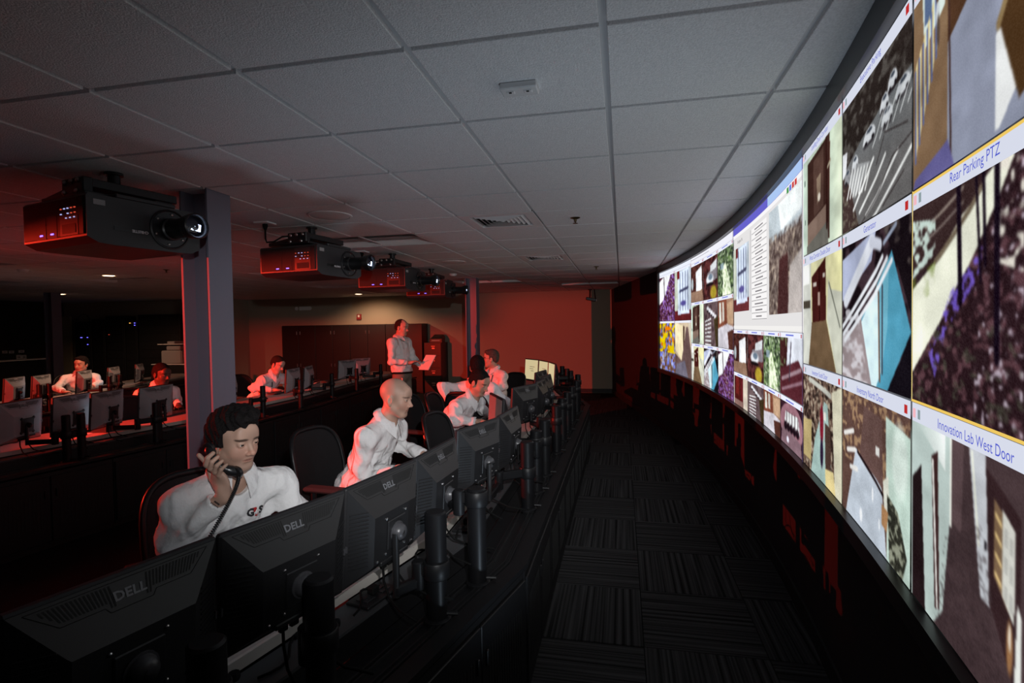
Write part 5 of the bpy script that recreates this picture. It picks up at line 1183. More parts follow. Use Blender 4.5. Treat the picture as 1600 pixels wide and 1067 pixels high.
J, f, l, u = K5['J'], K5['fwd'], K5['lat'], K5['up']
def draped(name, pts, w, m, root, K, lift=.006):
    vs = []; J, f, l, u = K['J'], K['fwd'], K['lat'], K['up']
    for (a, b, ww) in pts:
        for s_ in (-1, 1):
            q = surf(K['shirt'], J['chest']+l*(a+s_*ww)+u*b+f*.26, -f); q = J['chest']+l*(a+s_*ww)+u*b+f*.125 if q is None else q; vs.append(tuple(q+f*lift))
    n = len(pts); MB().add(vs+[tuple(np.array(v)+f*.003) for v in vs], [(2*i, 2*i+1, 2*i+3, 2*i+2) for i in range(n-1)]+[(2*n+2*i+2, 2*n+2*i+3, 2*n+2*i+1, 2*n+2*i) for i in range(n-1)]).build(name, m, root)
draped('necktie', [(0, .13-.04*k, (.022, .016, .018, .021, .024, .027, .030, .032, .02)[k]) for k in range(9)], 0, 'tie_dark', P5, K5)
for s_ in (-1, 1): draped('lanyard', [(s_*(.075-.008*k), .15-.035*k, .006) for k in range(8)], 0, 'belt_black', P5, K5, .010)
# ---- 6: the standing man writing on a pad
yaw = math.radians(-10); r6_ = (-3.19, 7.51, 0); Lc = Local(r6_, yaw); hc = Lc.px(628, 518, 7.98)
hc = np.array([hc[0], hc[1], 1.672]); neck = hc+np.array([-.045, 0, -.152]); hc6 = tuple(hc)
J = dict(neck=neck, chest=neck+np.array([.0, 0, -.21]), pelvis=np.array([neck[0]+.01, 0, .96]), shL=neck+np.array([0, .19, -.06]), shR=neck+np.array([-.01, -.19, -.06]),
         elR=neck+np.array([.02, -.25, -.34]), wrR=neck+np.array([.25, -.10, -.37]), hdR=neck+np.array([.34, -.05, -.34]), elL=neck+np.array([.10, .25, -.36]), wrL=neck+np.array([.33, .10, -.45]), hdL=neck+np.array([.43, .05, -.45]))
for s_, sg in (('L', 1), ('R', -1)):
    b = J['pelvis']; J['hip'+s_] = b+np.array([0, sg*.095, -.06]); J['kn'+s_] = np.array([b[0]+.03, sg*.10, .50]); J['an'+s_] = np.array([b[0]-.01, sg*.105, .09])
P6, K6 = person(r6_, yaw, 'standing man in white shirt and khaki trousers writing on a notepad', (hc6, 0, math.radians(8)), J, 'fair', 'thin', 'hair_brown', .007, .018, False, trousers='khaki', curlL=.35, curlR=.9, shirtfat=1.05)
bz = J['pelvis']; MB().tube([(bz[0]+.137*math.cos(a), bz[1]+.175*math.sin(a), bz[2]+.035) for a in np.linspace(0, 2*math.pi, 25)[:-1]], .018, 6, closed=True).build('belt', 'belt_black', P6, smooth=40)
MB().box((bz[0]+.10, -.155, bz[2]-.07), (.045, .006, .066), .002, (0, 0, math.radians(-40))).build('badge', 'badge_white', P6)
MB().box((bz[0]+.102, -.1585, bz[2]-.065), (.024, .003, .032), 0, (0, 0, math.radians(-40))).build('badge_photo', 'ink_dark', P6)
RZ6 = Matrix.Rotation(yaw, 3, 'Z'); pw = Vector(r6_)+RZ6 @ Vector(J['wrL']+np.array([.12, -.06, .075]))
np_ = empty('notepad', pw, 'pale writing pad held open by the standing man', 'notepad'); np_.rotation_euler = Vector((-.30, -.72, .62)).to_track_quat('Z', 'Y').to_euler()
MB().box((0, 0, -.004), (.20, .27, .006), .001).build('backing_board', 'ink_dark', np_); MB().box((0, 0, .003), (.196, .266, .008), .001).build('pages', 'paper', np_)
pe = Vector(r6_)+RZ6 @ Vector(J['wrR']+np.array([.10, .035, .02]))
pen = empty('pen', pe, 'dark pen in the fingers of the standing man', 'pen'); pen.rotation_euler = (0, math.radians(68), yaw-.2)
MB().lathe([(.001, -.07), (.004, -.06), (.0045, .06), (.003, .07)], (0, 0, 0), 8).build('barrel', 'ink_dark', pen); MB().box((.005, 0, .045), (.002, .003, .04)).build('clip', 'rail_metal', pen)
# ---- 7: man with lanyard in the middle row
yaw = math.radians(-8); hcw = at_depth(434, 569, 7.9); r7_ = (hcw.x-.42, hcw.y+.08, 0); Lc = Local(r7_, yaw); hc = Lc.px(434, 569, 7.9)
hd, J = seated(r7_, yaw, hc, math.radians(2), math.radians(24), dict(elL=(.32, .27, .82), wrL=(.56, .10, .785), hdL=(.66, .06, .78), elR=(.22, -.30, .82), wrR=(.48, -.14, .785), hdR=(.58, -.10, .78)), hunch=.02)
P7, K7 = person(r7_, yaw, 'short-haired man with dark lanyard leaning over the middle console row', hd, J, 'fair', 'crew', 'hair_brown', .007, .018, wr=.005)
for s_ in (-1, 1): draped('lanyard', [(s_*(.075-.009*k), .15-.035*k, .006) for k in range(8)], 0, 'belt_black', P7, K7, .010)
# ---- 8: dark-skinned man in the middle row
yaw = math.radians(-12); hcw = at_depth(253, 584, 6.15); r8_ = (hcw.x-.28, hcw.y+.03, 0); Lc = Local(r8_, yaw); hc = Lc.px(253, 584, 6.15)
hd, J = seated(r8_, yaw, hc, math.radians(4), math.radians(10), dict(elL=(.18, .26, .84), wrL=(.42, .12, .80), hdL=(.52, .08, .79), elR=(.16, -.27, .84), wrR=(.40, -.14, .80), hdR=(.50, -.10, .79)))
P8, K8 = person(r8_, yaw, 'dark-skinned man in white shirt behind a grey monitor beside the near column', hd, J, 'dark', 'crew', 'hair_black', .006, .018)
# ---- 9: man by the racks in the rearmost row
yaw = math.radians(-30); hcw = at_depth(127, 569, 8.5); r9_ = (hcw.x-.24, hcw.y+.10, 0); Lc = Local(r9_, yaw); hc = Lc.px(127, 569, 8.5)
hd, J = seated(r9_, yaw, hc, math.radians(-46), math.radians(4), dict(elL=(.20, .26, .84), wrL=(.42, .12, .80), hdL=(.52, .08, .79), elR=Lc.px(88, 606, 8.2), wrR=Lc.px(100, 612, 8.0), hdR=Lc.px(112, 612, 7.95)))
P9, K9 = person(r9_, yaw, 'man in white shirt at the rearmost row, face turned into the red light', hd, J, 'tan', 'short', 'hair_black', .007, .018)

# ================================================================== office chairs
mat('chair_mesh', (.016, .015, .016), .85, spec=.2, bump=(300, .4, .003)); mat('chair_frame', (.009, .009, .010), .4, spec=.3); mat('chair_seat', (.018, .017, .018), .85)
def make_chair():
    root = link('office_chair', None, None)
    def rim(t, grow=0.):                       # outline of the backrest, t 0..1
        a = 2*math.pi*t; c, s = math.cos(a), math.sin(a); e = .55
        y = math.copysign(abs(c)**e, c)*(.245+grow-.035*(s < 0)*abs(s)); zz = math.copysign(abs(s)**e, s)*(.275+grow)
        x = -.235-.05*(zz/.275)**2*.3-.10*(zz+.275)/.55+.055*(y/.245)**2; return (x, y, .70+zz)
    MB().tube([rim(k/40) for k in range(40)], .016, 8, closed=True).build('backrest_frame', 'chair_frame', root, smooth='all')
    m = MB(); c = (0, 0, .70)
    R = []
    for g in (0., .35, .7, 1.):
        rr = []
        for k in range(40):
            p = rim(k/40); y = p[1]*g; z = .70+(p[2]-.70)*g; zz = z-.70; x = -.235-.05*(zz/.275)**2*.3-.10*(zz+.275)/.55+.055*(y/.245)**2; rr.append((x, y, z))
        R.append(rr)
    m.loft(R, caps=False); m.loft([[(p[0]-.006, p[1], p[2]) for p in r] for r in R[::-1]], caps=False); m.build('backrest_mesh', 'chair_mesh', root, smooth='all')
    MB().tube([(-.30, 0, .62), (-.33, 0, .52), (-.22, 0, .43), (-.05, 0, .40)], [.03, .03, .032, .035], 10).build('back_support', 'chair_frame', root, smooth=50)
    def pad(g, z): return [(.02+.25*g*math.copysign(abs(math.cos(a))**.5, math.cos(a)), .25*g*math.copysign(abs(math.sin(a))**.5, math.sin(a)), z) for a in np.linspace(0, 2*math.pi, 29)[:-1]]
    MB().loft([pad(.9, .405), pad(1, .42), pad(1, .445), pad(.93, .458), pad(.6, .452)]).build('seat', 'chair_seat', root, smooth=60)
    for s in (-1, 1):
        arm = MB().box((.02, s*.30, .675), (.27, .085, .03), .012).build('armrest', 'chair_seat', root)
        MB().tube([(-.06, s*.24, .42), (-.07, s*.29, .48), (-.06, s*.30, .66)], .017, 8).build('armrest_post', 'chair_frame', root, smooth=50)
    MB().lathe([(.03, .11), (.03, .25), (.02, .26), (.02, .40)], (0, 0, 0), 14).build('gas_lift', 'chair_frame', root, smooth=40)
    for k in range(5):
        a = 2*math.pi*k/5+.3; d = Vector((math.cos(a), math.sin(a), 0))
        l = MB().tube([d*.02+Vector((0, 0, .115)), d*.17+Vector((0, 0, .10)), d*.30+Vector((0, 0, .075))], [.026, .022, .016], 8).build('base_leg', 'chair_frame', root, smooth=50)
        MB().lathe([(.012, -.022), (.028, -.018), (.03, 0), (.028, .018), (.012, .022)], d*.30+Vector((0, 0, .031)), 14, Matrix.Rotation(a, 3, 'Z') @ Matrix.Rotation(math.pi/2, 3, 'X')).build('caster', 'chair_frame', l, smooth=40)
    return root
CH = make_chair(); first = True
for (r, yw, lab, back) in [
    (r1_, -34, 'black mesh office chair under the man on the telephone', .06), (r2_, -6, 'black mesh office chair under the bald man, red gleam on its armrest', .05), (r3_, -14, 'black mesh office chair under the crew-cut man', .08),
    (r4_, 82, 'black mesh office chair under the man seen from behind', .05), (r5_, -128, 'black mesh office chair under the man with glasses', .05), (r7_, -8, 'black mesh office chair under the man with the lanyard', .08),
    (r8_, -12, 'black mesh office chair under the dark-skinned man', .05), (r9_, -30, 'black mesh office chair under the man by the racks', .05)]:
    o = CH if first else copy_tree(CH); first = False; a = math.radians(yw); o.location = (r[0]-math.cos(a)*back, r[1]-math.sin(a)*back, 0); o.rotation_euler = (0, 0, a); tag(o, lab, 'office chair', 'office chairs')
for (px, py, dep, yw, lab) in [(683, 665, 4.2, -4, 'empty mesh office chair pushed in beside the bald man, red edge'), (679, 634, 5.5, 3, 'empty mesh office chair beside the crew-cut man'), (196, 612, 5.6, -15, 'empty mesh office chair at the middle row left of the dark-skinned man'.replace(' left of', ' next to'))]:
    c = at_depth(px, py, dep); a = math.radians(yw); o = copy_tree(CH); o.location = (c.x+.28*math.cos(a), c.y+.28*math.sin(a), 0); o.rotation_euler = (0, 0, a); tag(o, lab, 'office chair', 'office chairs')
# ================================================================== things on and under the ceiling
mat('vent_white', (.78, .78, .79), .5); mat('vent_dark', (.02, .02, .02), .8); mat('speaker_white', (.74, .74, .74), .6, bump=(900, .4, .001)); mat('brass', (.18, .14, .08), .35, metal=1)
mat('proj_black', (.022, .022, .024), .45, bump=(200, .1, .001)); mat('proj_dark', (.010, .010, .011), .35); mat('proj_side', (.013, .012, .012), .6, spec=.2)
mat('led_blue', (0, 0, 0), .5, emit=((.12, .10, 1), 4)); mat('led_red', (0, 0, 0), .5, emit=((1, .12, .06), .5)); mat('led_white', (0, 0, 0), .5, emit=((.5, .55, 1), .8)); mat('knob_steel', (.45, .42, .40), .3, metal=1)
mat('lens_glass', (.01, .01, .02), .03, spec=.8); mat('label_grey', (.30, .30, .30), .6)
for n, (i, j) in enumerate(VENTS):
    cx, cy = GX+T*(i+.5), GY+T*(j+.5); v = empty('ceiling_vent', (cx, cy, CEIL), ('square louvred ceiling air vent', 'square louvred ceiling air vent')[n]+(' next to the sprinkler, nearer the phone user' if n == 0 else ' near the far column'), 'air vent', group='ceiling vents')
    m = MB(); o, q = .302, .225
    m.loft([[(-o, -o, -.004), (o, -o, -.004), (o, o, -.004), (-o, o, -.004)], [(-o, -o, -.012), (o, -o, -.012), (o, o, -.012), (-o, o, -.012)], [(-q, -q, -.012), (q, -q, -.012), (q, q, -.012), (-q, q, -.012)], [(-q, -q, .01), (q, -q, .01), (q, q, .01), (-q, q, .01)]], caps=False); m.build('frame', 'vent_white', v)
    MB().box((0, 0, .03), (.6, .6, .01)).build('duct', 'vent_dark', v)
    for k in range(6):
        r0 = .215-.036*k; r1 = r0-.026
        MB().loft([[(-r0, -r0, .012), (r0, -r0, .012), (r0, r0, .012), (-r0, r0, .012)], [(-r1, -r1, -.014), (r1, -r1, -.014), (r1, r1, -.014), (-r1, r1, -.014)], [(-r1+.003, -r1+.003, -.014), (r1-.003, -r1+.003, -.014), (r1-.003, r1-.003, -.014), (-r1+.003, r1-.003, -.014)], [(-r0+.003, -r0+.003, .012), (r0-.003, -r0+.003, .012), (r0-.003, r0-.003, .012), (-r0+.003, r0-.003, .012)]], caps=False).build('louvre', 'vent_white', v)
mat('troffer_white', (.8, .8, .8), .6); mat('diffuser_off', (.4, .4, .4), .4)
tl = ['unlit recessed light panel above the second projector', 'unlit recessed light panel close to the dark right-hand wall end'.replace('right-hand wall end', 'wall beyond the screen')]+['unlit recessed light panel in the red-lit ceiling over the console rows']*7
for n, (i, j) in enumerate(TROFF):
    cx, cy = GX+T*(i+1), GY+T*(j+.5); v = empty('ceiling_light', (cx, cy, CEIL), tl[n], 'ceiling light', group='unlit recessed light panels'); o, w = 1.205/2, .60/2
    MB().loft([[(-o, -w, -.003), (o, -w, -.003), (o, w, -.003), (-o, w, -.003)], [(-o+.018, -w+.018, -.006), (o-.018, -w+.018, -.006), (o-.018, w-.018, -.006), (-o+.018, w-.018, -.006)], [(-o+.03, -w+.03, .055), (o-.03, -w+.03, .055), (o-.03, w-.03, .055), (-o+.03, w-.03, .055)]], caps=False).build('frame', 'troffer_white', v)
    MB().box((0, 0, .06), (1.16, .55, .006)).build('reflector', 'troffer_white', v)
    for s in (-1, 1): MB().box((0, s*.135, .040), (1.1, .10, .022), .008).build('diffuser', 'diffuser_off', v)
for n, (x, y) in enumerate(((-2.18, 3.732), (-2.18, 6.782))):
    v = empty('ceiling_speaker', (x, y, CEIL-.011), 'round white ceiling speaker '+('by the second projector' if n == 0 else 'by the third projector'), 'speaker', group='ceiling speakers')
    MB().lathe([(.165, 0), (.165, -.006), (.150, -.010), (.146, -.008)], (0, 0, 0), 32, cap=False).build('rim', 'speaker_white', v, smooth=40); MB().lathe([(.149, -.006), (.10, -.012), (.04, -.015), (.001, -.016)], (0, 0, 0), 32, cap=False).build('grille', 'speaker_white', v, smooth=60)
for n, (x, y) in enumerate(((-.36, 4.35), (-.36, 7.99), (-6.2, 6.3))):
    v = empty('sprinkler', (x, y, CEIL-.011), 'small sprinkler head under a ceiling tile '+('beside the nearer vent', 'near the dark corner', 'over the middle row')[n], 'sprinkler', group='sprinkler heads')
    MB().lathe([(.040, 0), (.040, -.003), (.022, -.010), (.016, -.012)], (0, 0, 0), 18).build('escutcheon', 'brass', v, smooth=40); MB().lathe([(.012, -.012), (.012, -.03), (.006, -.034), (.006, -.044)], (0, 0, 0), 12).build('body', 'brass', v, smooth=40); MB().lathe([(.020, -.044), (.020, -.047)], (0, 0, 0), 12).build('deflector', 'brass', v)
v = empty('motion_sensor', (-.355, 1.925, CEIL-.011), 'small flat white sensor box with two eyes on the ceiling', 'sensor')
MB().box((0, 0, -.012), (.135, .075, .024), .004).build('case', 'speaker_white', v)
for s in (-1, 1): MB().box((s*.032, -.006, -.0255), (.030, .022, .006), .002).build('eye_cover', 'vent_white', v); MB().box((s*.032, -.012, -.0292), (.010, .008, .002)).build('eye', 'vent_dark', v)
# warm recessed downlights
mat('lamp_warm', (0, 0, 0), .5, emit=((1, .62, .30), 14))
for n, (px, py) in enumerate(((170, 430), (95, 459), (560, 459))):
    p = atz(px, py, CEIL-.011); v = empty('downlight', p, 'lit warm round downlight '+('over the rearmost console row', 'beside the side column', 'over the tall black cabinets')[n], 'downlight', group='warm downlights')
    MB().lathe([(.105, 0), (.105, -.006), (.085, -.010), (.080, -.004)], (0, 0, 0), 24, cap=False).build('trim_ring', 'vent_white', v, smooth=40); MB().lathe([(.082, -.004), (.06, -.010), (.001, -.013)], (0, 0, 0), 24, cap=False).build('lens', 'lamp_warm', v, smooth=40)
    lamp('downlight_lamp', 'SPOT', (p.x, p.y, CEIL-.04), 135 if n == 2 else 110, (1, .58, .36), (p.x, p.y+(.9 if n == 2 else .6), 0), spot_size=math.radians(140), spot_blend=.6, shadow_soft_size=.06).parent = None
# small detector domes on the red-lit ceiling
for n, (px, py) in enumerate(((36, 421), (708, 408+20))):
    p = atz(px, py, CEIL-.011); v = empty('smoke_detector', p, 'small white detector dome on the ceiling '+('above the rearmost row', 'before the far column')[n], 'smoke detector', group='detector domes'); MB().lathe([(.06, 0), (.06, -.012), (.045, -.034), (.02, -.04)], (0, 0, 0), 20).build('dome', 'speaker_white', v, smooth=40); MB().lathe([(.066, 0), (.066, -.006)], (0, 0, .0), 20).build('base_ring', 'vent_white', v)
# ------------------------------------------------------------------ four ceiling projectors: lens towards the screen (+X), lamp-side panel towards -Y
def make_projector():
    r = link('projector', None, None); z0, z1 = 2.092, 2.330; L2, W2 = .285, .285
    sec = [(-W2, z0+.03), (-W2, z1-.012), (-W2+.012, z1), (W2-.012, z1), (W2, z1-.012), (W2, z0+.03), (W2-.05, z0+.004), (W2-.12, z0), (-W2+.12, z0), (-W2+.05, z0+.004)]
    body = MB().loft([[(x, y, z) for y, z in sec] for x in (-L2, L2)]).build('body', 'proj_black', r)
    MB().box((0, -W2-.003, (z0+z1)/2+.012), (L2*2-.03, .006, z1-z0-.055), .002).build('side_panel', 'proj_side', r)
    g = MB()
    for k in range(6): g.box((.15, -W2-.0066, 2.282+.0065*k-.004), (.15, .002, .003))
    g.build('side_vent', 'vent_dark', r, kind='stuff')
    MB().box((.15, -W2-.0068, 2.180), (.155, .002, .095), 0).build('control_panel', 'proj_dark', r); MB().box((.152, -W2-.0088, 2.165), (.115, .002, .045)).build('display', 'proj_side', r)
    for k, (x, z, c) in enumerate([(.085, 2.265, 'led_red'), (.115, 2.265, 'led_white'), (.145, 2.265, 'led_white'), (.175, 2.265, 'led_red'), (.205, 2.265, 'led_red'), (.085, 2.240, 'led_white'), (.145, 2.240, 'led_white'), (.175, 2.240, 'led_red'), (.205, 2.240, 'led_red'), (.13, 2.218, 'led_white'), (.165, 2.218, 'led_white'), (.20, 2.218, 'led_white')]): MB().box((x, -W2-.0085, z), (.011, .004, .005)).build('key_light', c, r)
    for x in (-.10, .0): MB().box((x, -W2-.0072, 2.150), (.026, .004, .007)).build('status_light', 'led_blue', r); MB().box((x, -W2-.0066, 2.19), (.085, .0015, .12)).build('lamp_door', 'proj_side', r)
    # front: badge, label, lens flange, barrel
    MB().box((L2+.001, -.06, 2.178), (.003, .21, .020)).build('badge_strip', 'proj_dark', r)
    v, f = text_mesh('CHRISTIE', .020, bold=.0006, res=1); MB().add([(L2+.0032, -.04-x, 2.176-y) for x, y, _ in v], f).build('badge_lettering', mat('badge_letters', (.6, .6, .62), .4), r)
    MB().box((L2+.001, -.228, 2.292), (.003, .052, .026)).build('sticker', 'label_grey', r); v, f = text_mesh('#30', .016, res=1)
    rot = Matrix.Rotation(math.pi/2, 3, 'Y'); c = (L2, .115, 2.212)
    MB().lathe([(.108, 0), (.108, .006), (.100, .010), (.096, .004), (.060, .004)], c, 36, rot).build('lens_flange', 'proj_dark', r, smooth=40)
    for k in range(6): a = 2*math.pi*k/6+.4; MB().lathe([(.006, 0), (.006, .005), (.003, .007)], (L2+.004, .115+.082*math.cos(a), 2.212+.082*math.sin(a)), 8, rot).build('flange_screw', 'knob_steel', r)
    b = MB().lathe([(.060, .0), (.060, .03), (.052, .035), (.052, .15), (.060, .16), (.066, .19), (.068, .225), (.062, .23), (.056, .222), (.052, .20)], c, 32, rot, cap=False).build('lens_barrel', 'proj_dark', r, smooth=40)
    MB().lathe([(.054, .196), (.04, .204), (.02, .208), (.001, .209)], c, 24, rot, cap=False).build('lens', 'lens_glass', b, smooth=60)
    q = MB().loft([[(L2+.206, .115+y, 2.212+z) for y, z in P] for P in ([(-.022, -.020), (.030, -.026), (.034, .010), (-.004, .016)],)*1]+[[(L2+.2075, .115+y, 2.212+z) for y, z in [(-.022, -.020), (.030, -.026), (.034, .010), (-.004, .016)]]]); q.build('beam_exit', mat('beam_white', (0, 0, 0), .5, emit=((.55, .68, 1), 9)), b)
    MB().box((.13, 0, z1+.012), (.31, .30, .022), .004).build('hood', 'proj_black', r)
    # mount: adapter plate, side bracket with knobs, rail, pole
    MB().box((-.05, 0, z1+.032), (.40, .44, .018), .003).build('mount_plate', 'proj_dark', r)
    br = MB().box((.03, -.19, z1+.075), (.19, .05, .085), .006).build('pivot_block', 'proj_dark', r); MB().box((-.16, -.15, z1+.052), (.24, .10, .03), .006, (0, math.radians(-8), 0)).build('pivot_arm', 'proj_dark', r)
    for x, z in ((-.03, .095), (.03, .098), (.09, .098), (-.035, .045), (.075, .045)): MB().lathe([(.012, 0), (.014, .006), (.009, .012), (.005, .013)], (x+.0, -.214, z1+z), 10, Matrix.Rotation(math.pi/2, 3, 'X')).build('knob', 'knob_steel', r, smooth=40)
    MB().box((.07, .04, z1+.092), (.10, .46, .045), .004).build('rail', 'proj_dark', r); MB().box((.07, .20, z1+.052), (.08, .10, .04), .004).build('rail_foot', 'proj_dark', r)
    MB().lathe([(.03, z1+.10), (.03, CEIL-.028), (.045, CEIL-.026), (.045, CEIL-.010)], (0.0, 0, 0), 16).build('pole', 'proj_dark', r, smooth=40)
    return r
PJ = make_projector()
PL = [((-2.72, 2.44), -13, 'black ceiling projector nearest the steel column above the phone user'), ((-2.58, 4.118), -8, 'black ceiling projector with a cable from a ceiling box beside it'), ((-2.614, 5.823), -2, 'black ceiling projector third along the line'), ((-2.746, 7.48), 2, 'black ceiling projector last along the line, before the far column')]
PL[0] = (PL[0][0], PL[0][1], 'black ceiling projector beside the near steel column')
for n, ((x, y), a, lab) in enumerate(PL):
    o = PJ if n == 0 else copy_tree(PJ); o.location = (x, y, 0); o.rotation_euler = (0, 0, math.radians(a)); tag(o, lab, 'projector', 'ceiling projectors')
    if n == 0: continue
    bx = (x-.24, y-.28, CEIL-.011); v = empty('power_outlet', bx, 'ceiling power box with a hanging cable beside the '+('second', 'third', 'last')[n-1]+' projector', 'power box', group='ceiling power boxes')
    MB().box((0, 0, -.006), (.125, .125, .012), .003).build('cover_plate', 'vent_white', v); MB().lathe([(.020, -.012), (.020, -.03), (.010, -.06)], (0, 0, 0), 10).build('plug', 'cable_black', v, smooth=40)
    MB().tube([(0, 0, -.05), (.0, 0, -.13), (.01, .0, -.16), (.06, .02, -.155), (.11, .06, -.11), (.19, .10, -.10)], .007, 8).build('cable', 'cable_black', v, smooth='all')
# CCTV camera bracket by the far corner
p = atz(922, 452, CEIL-.011); v = empty('security_camera', p, 'small black security camera on a bracket above the red-lit wall', 'camera')
MB().lathe([(.05, 0), (.05, -.012), (.03, -.02)], (0, 0, 0), 16).build('base', 'proj_dark', v); MB().tube([(0, 0, -.01), (-.01, 0, -.22)], .016, 8).build('drop_pipe', 'proj_dark', v)
MB().tube([(.10, .02, -.005), (.13, -.02, -.24)], .012, 8).build('brace', 'proj_dark', v); MB().box((.02, -.02, -.24), (.24, .08, .07), .012, (0, math.radians(12), 0)).build('camera_body', 'proj_dark', v); MB().lathe([(.028, 0), (.03, .03)], (.13, -.02, -.265), 14, Matrix.Rotation(math.pi/2, 3, 'Y')).build('lens_hood', 'vent_white', v)
# ================================================================== furniture and fittings along the back wall
mat('cabinet_black', (.010, .009, .010), .4); mat('handle_steel', (.45, .43, .42), .3, metal=1); mat('rack_black', (.008, .008, .009), .5); mat('beige_panel', (.34, .30, .21), .8); mat('device_grey', (.30, .29, .28), .6); mat('device_black', (.012, .012, .013), .4)
mat('led_yellow', (0, 0, 0), .5, emit=((1, .5, .1), 2)); mat('alarm_red', (.25, .02, .02), .5); mat('plate_white', (.7, .69, .66), .5)
# tall two-door cabinets, one thing each
w4 = 4.0/4
for k in range(4):
    x0 = -8.97+w4*k; c = empty('storage_cabinet', (x0+w4/2, 12.98, 0), 'tall black two-door storage cabinet '+('at the end by the emergency light', 'second from the emergency light', 'third from the emergency light', 'behind the standing man')[k], 'cabinet', group='tall black cabinets')
    MB().box((0, 0, .90), (w4-.006, .40, 1.76), .004).build('body', 'cabinet_black', c)
    for s in (-1, 1):
        d = MB().box((s*(w4/4-.001), -.208, .90), (w4/2-.012, .016, 1.72), .003).build('door', 'cabinet_black', c)
        for z in (1.58, .72): MB().box((s*.05, -.222, z), (.018, .014, .09), .003).build('handle', 'handle_steel', d)
    MB().box((0, 0, .012), (w4-.03, .36, .022)).build('plinth', 'cabinet_black', c)
fc = empty('filing_cabinet', (-4.66, 12.92, 0), 'black four-drawer filing cabinet beside the standing man', 'cabinet'); MB().box((0, 0, .655), (.46, .50, 1.27), .004).build('body', 'cabinet_black', fc)
for k in range(4):
    d = MB().box((0, -.259, .19+.31*k), (.44, .018, .295), .003).build('drawer', 'cabinet_black', fc); MB().box((.02, -.274, .27+.31*k), (.10, .014, .02), .003).build('handle', 'handle_steel', d); MB().box((.02, -.2695, .22+.31*k), (.07, .004, .03)).build('label_holder', 'handle_steel', d)
p = aty(683, 527, 12.9); dv = empty('desk_printer', (p.x, 12.92, 1.292), 'small black device on top of the filing cabinet', 'printer'); MB().loft([[(-.16, -.13, 0), (.16, -.13, 0), (.16, .13, 0), (-.16, .13, 0)], [(-.16, -.13, .09), (.16, -.13, .09), (.16, .13, .15), (-.16, .13, .15)], [(-.12, -.02, .15), (.12, -.02, .15), (.12, .12, .20), (-.12, .12, .20)]]).build('body', 'device_black', dv); MB().box((0, -.131, .05), (.22, .006, .03)).build('paper_slot', 'device_grey', dv)
# emergency light, fire alarm pull, small marks on the wall
p = aty(477, 482, 13.2); e = empty('emergency_light', (p.x, 13.195, p.z), 'white twin-head emergency light on the wall above the cabinets', 'emergency light'); MB().box((0, -.03, 0), (.30, .06, .10), .008).build('case', 'plate_white', e)
for s in (-1, 1): MB().lathe([(.03, 0), (.05, .03), (.05, .05)], (s*.20, -.05, .0), 14, Matrix.Rotation(math.pi/2, 3, 'X')).build('lamp_head', 'plate_white', e, smooth=40)
p = aty(562, 495, 13.2); e = empty('fire_alarm', (p.x, 13.195, p.z), 'red fire alarm strobe box on the wall above the cabinets', 'fire alarm'); MB().box((0, -.025, 0), (.12, .05, .15), .006).build('case', 'alarm_red', e); MB().box((0, -.053, .02), (.05, .012, .06), .004).build('strobe_lens', 'plate_white', e)
# equipment racks in the recess, with instrument lights
rk = [(115, 158, 502, 'first equipment rack beside the beige panel'), (158, 164+30, 500, 'equipment rack with small red lights')]
def rack(pa, pb, ptop, lab, lights):
    A, B = aty(pa, ptop, 11.9), aty(pb, ptop, 11.9); w = B.x-A.x-.01; h = A.z; c = empty('equipment_rack', ((A.x+B.x)/2, 12.08, 0), lab, 'rack', group='equipment racks')
    MB().box((0, 0, h/2+.01), (w, .36, h-.02), .004).build('body', 'rack_black', c); n = 9
    for k in range(n): MB().box((0, -.186, .12+(h-.2)*(k+.5)/n), (w-.08, .012, (h-.2)/n-.012), .002).build('unit', 'device_black', c)
    for (fx, z, col) in lights: MB().box((fx*w, -.196, z), (.035, .006, .014)).build('status_light', col, c)
    return c
rack(116, 142, 503, 'black equipment rack with blue lights beside the beige partition', [(-.1, 1.55, 'led_blue'), (-.05, 1.55, 'led_blue'), (.3, 1.55, 'led_blue'), (.3, 1.36, 'led_blue')]); rack(143, 163, 500, 'black equipment rack between the blue-lit rack and the taller rack', [])
rack(164, 194, 494, 'tallest black equipment rack in the recess', [(-.3, 1.62, 'led_red')]); rack(195, 214, 501, 'black equipment rack with yellow and blue level lights', [(-.05, 1.92, 'led_yellow'), (.35, 1.92, 'led_blue'), (.35, 1.86, 'led_blue')] if 'led_yellow' in MATS else [(.35, 1.92, 'led_blue'), (.35, 1.86, 'led_blue')])
rack(215, 281, 492, 'wide black equipment cabinet next to the printer shelf', [])
p = aty(90, 495, 12.2); q = aty(116, 495, 12.2); MBp = empty('partition_screen', ((p.x+q.x)/2, 12.1, 0), 'beige rounded partition beside the equipment racks', 'partition'); pw_ = (q.x-p.x); hh = p.z
MB().loft([[(-pw_/2, y, .02), (pw_/2, y, .02), (pw_/2, y, hh), (-pw_/2+.12, y, hh), (-pw_/2+.03, y, hh-.04), (-pw_/2, y, hh-.14)] for y in (-.03, .03)]).build('panel', 'beige_panel', MBp); MB().box((0, 0, .012), (pw_, .30, .02)).build('foot', 'rack_black', MBp)
sh = empty('printer_shelf', (aty(268, 545, 11.6).x, 11.7, 0), 'low shelf unit carrying a copier beside the near column', 'shelf'); MB().box((.1, 0, .42), (1.1, .5, .82), .004).build('body', 'rack_black', sh); MB().box((.1, 0, .84), (1.14, .54, .02), .003).build('top_board', 'plate_white', sh)
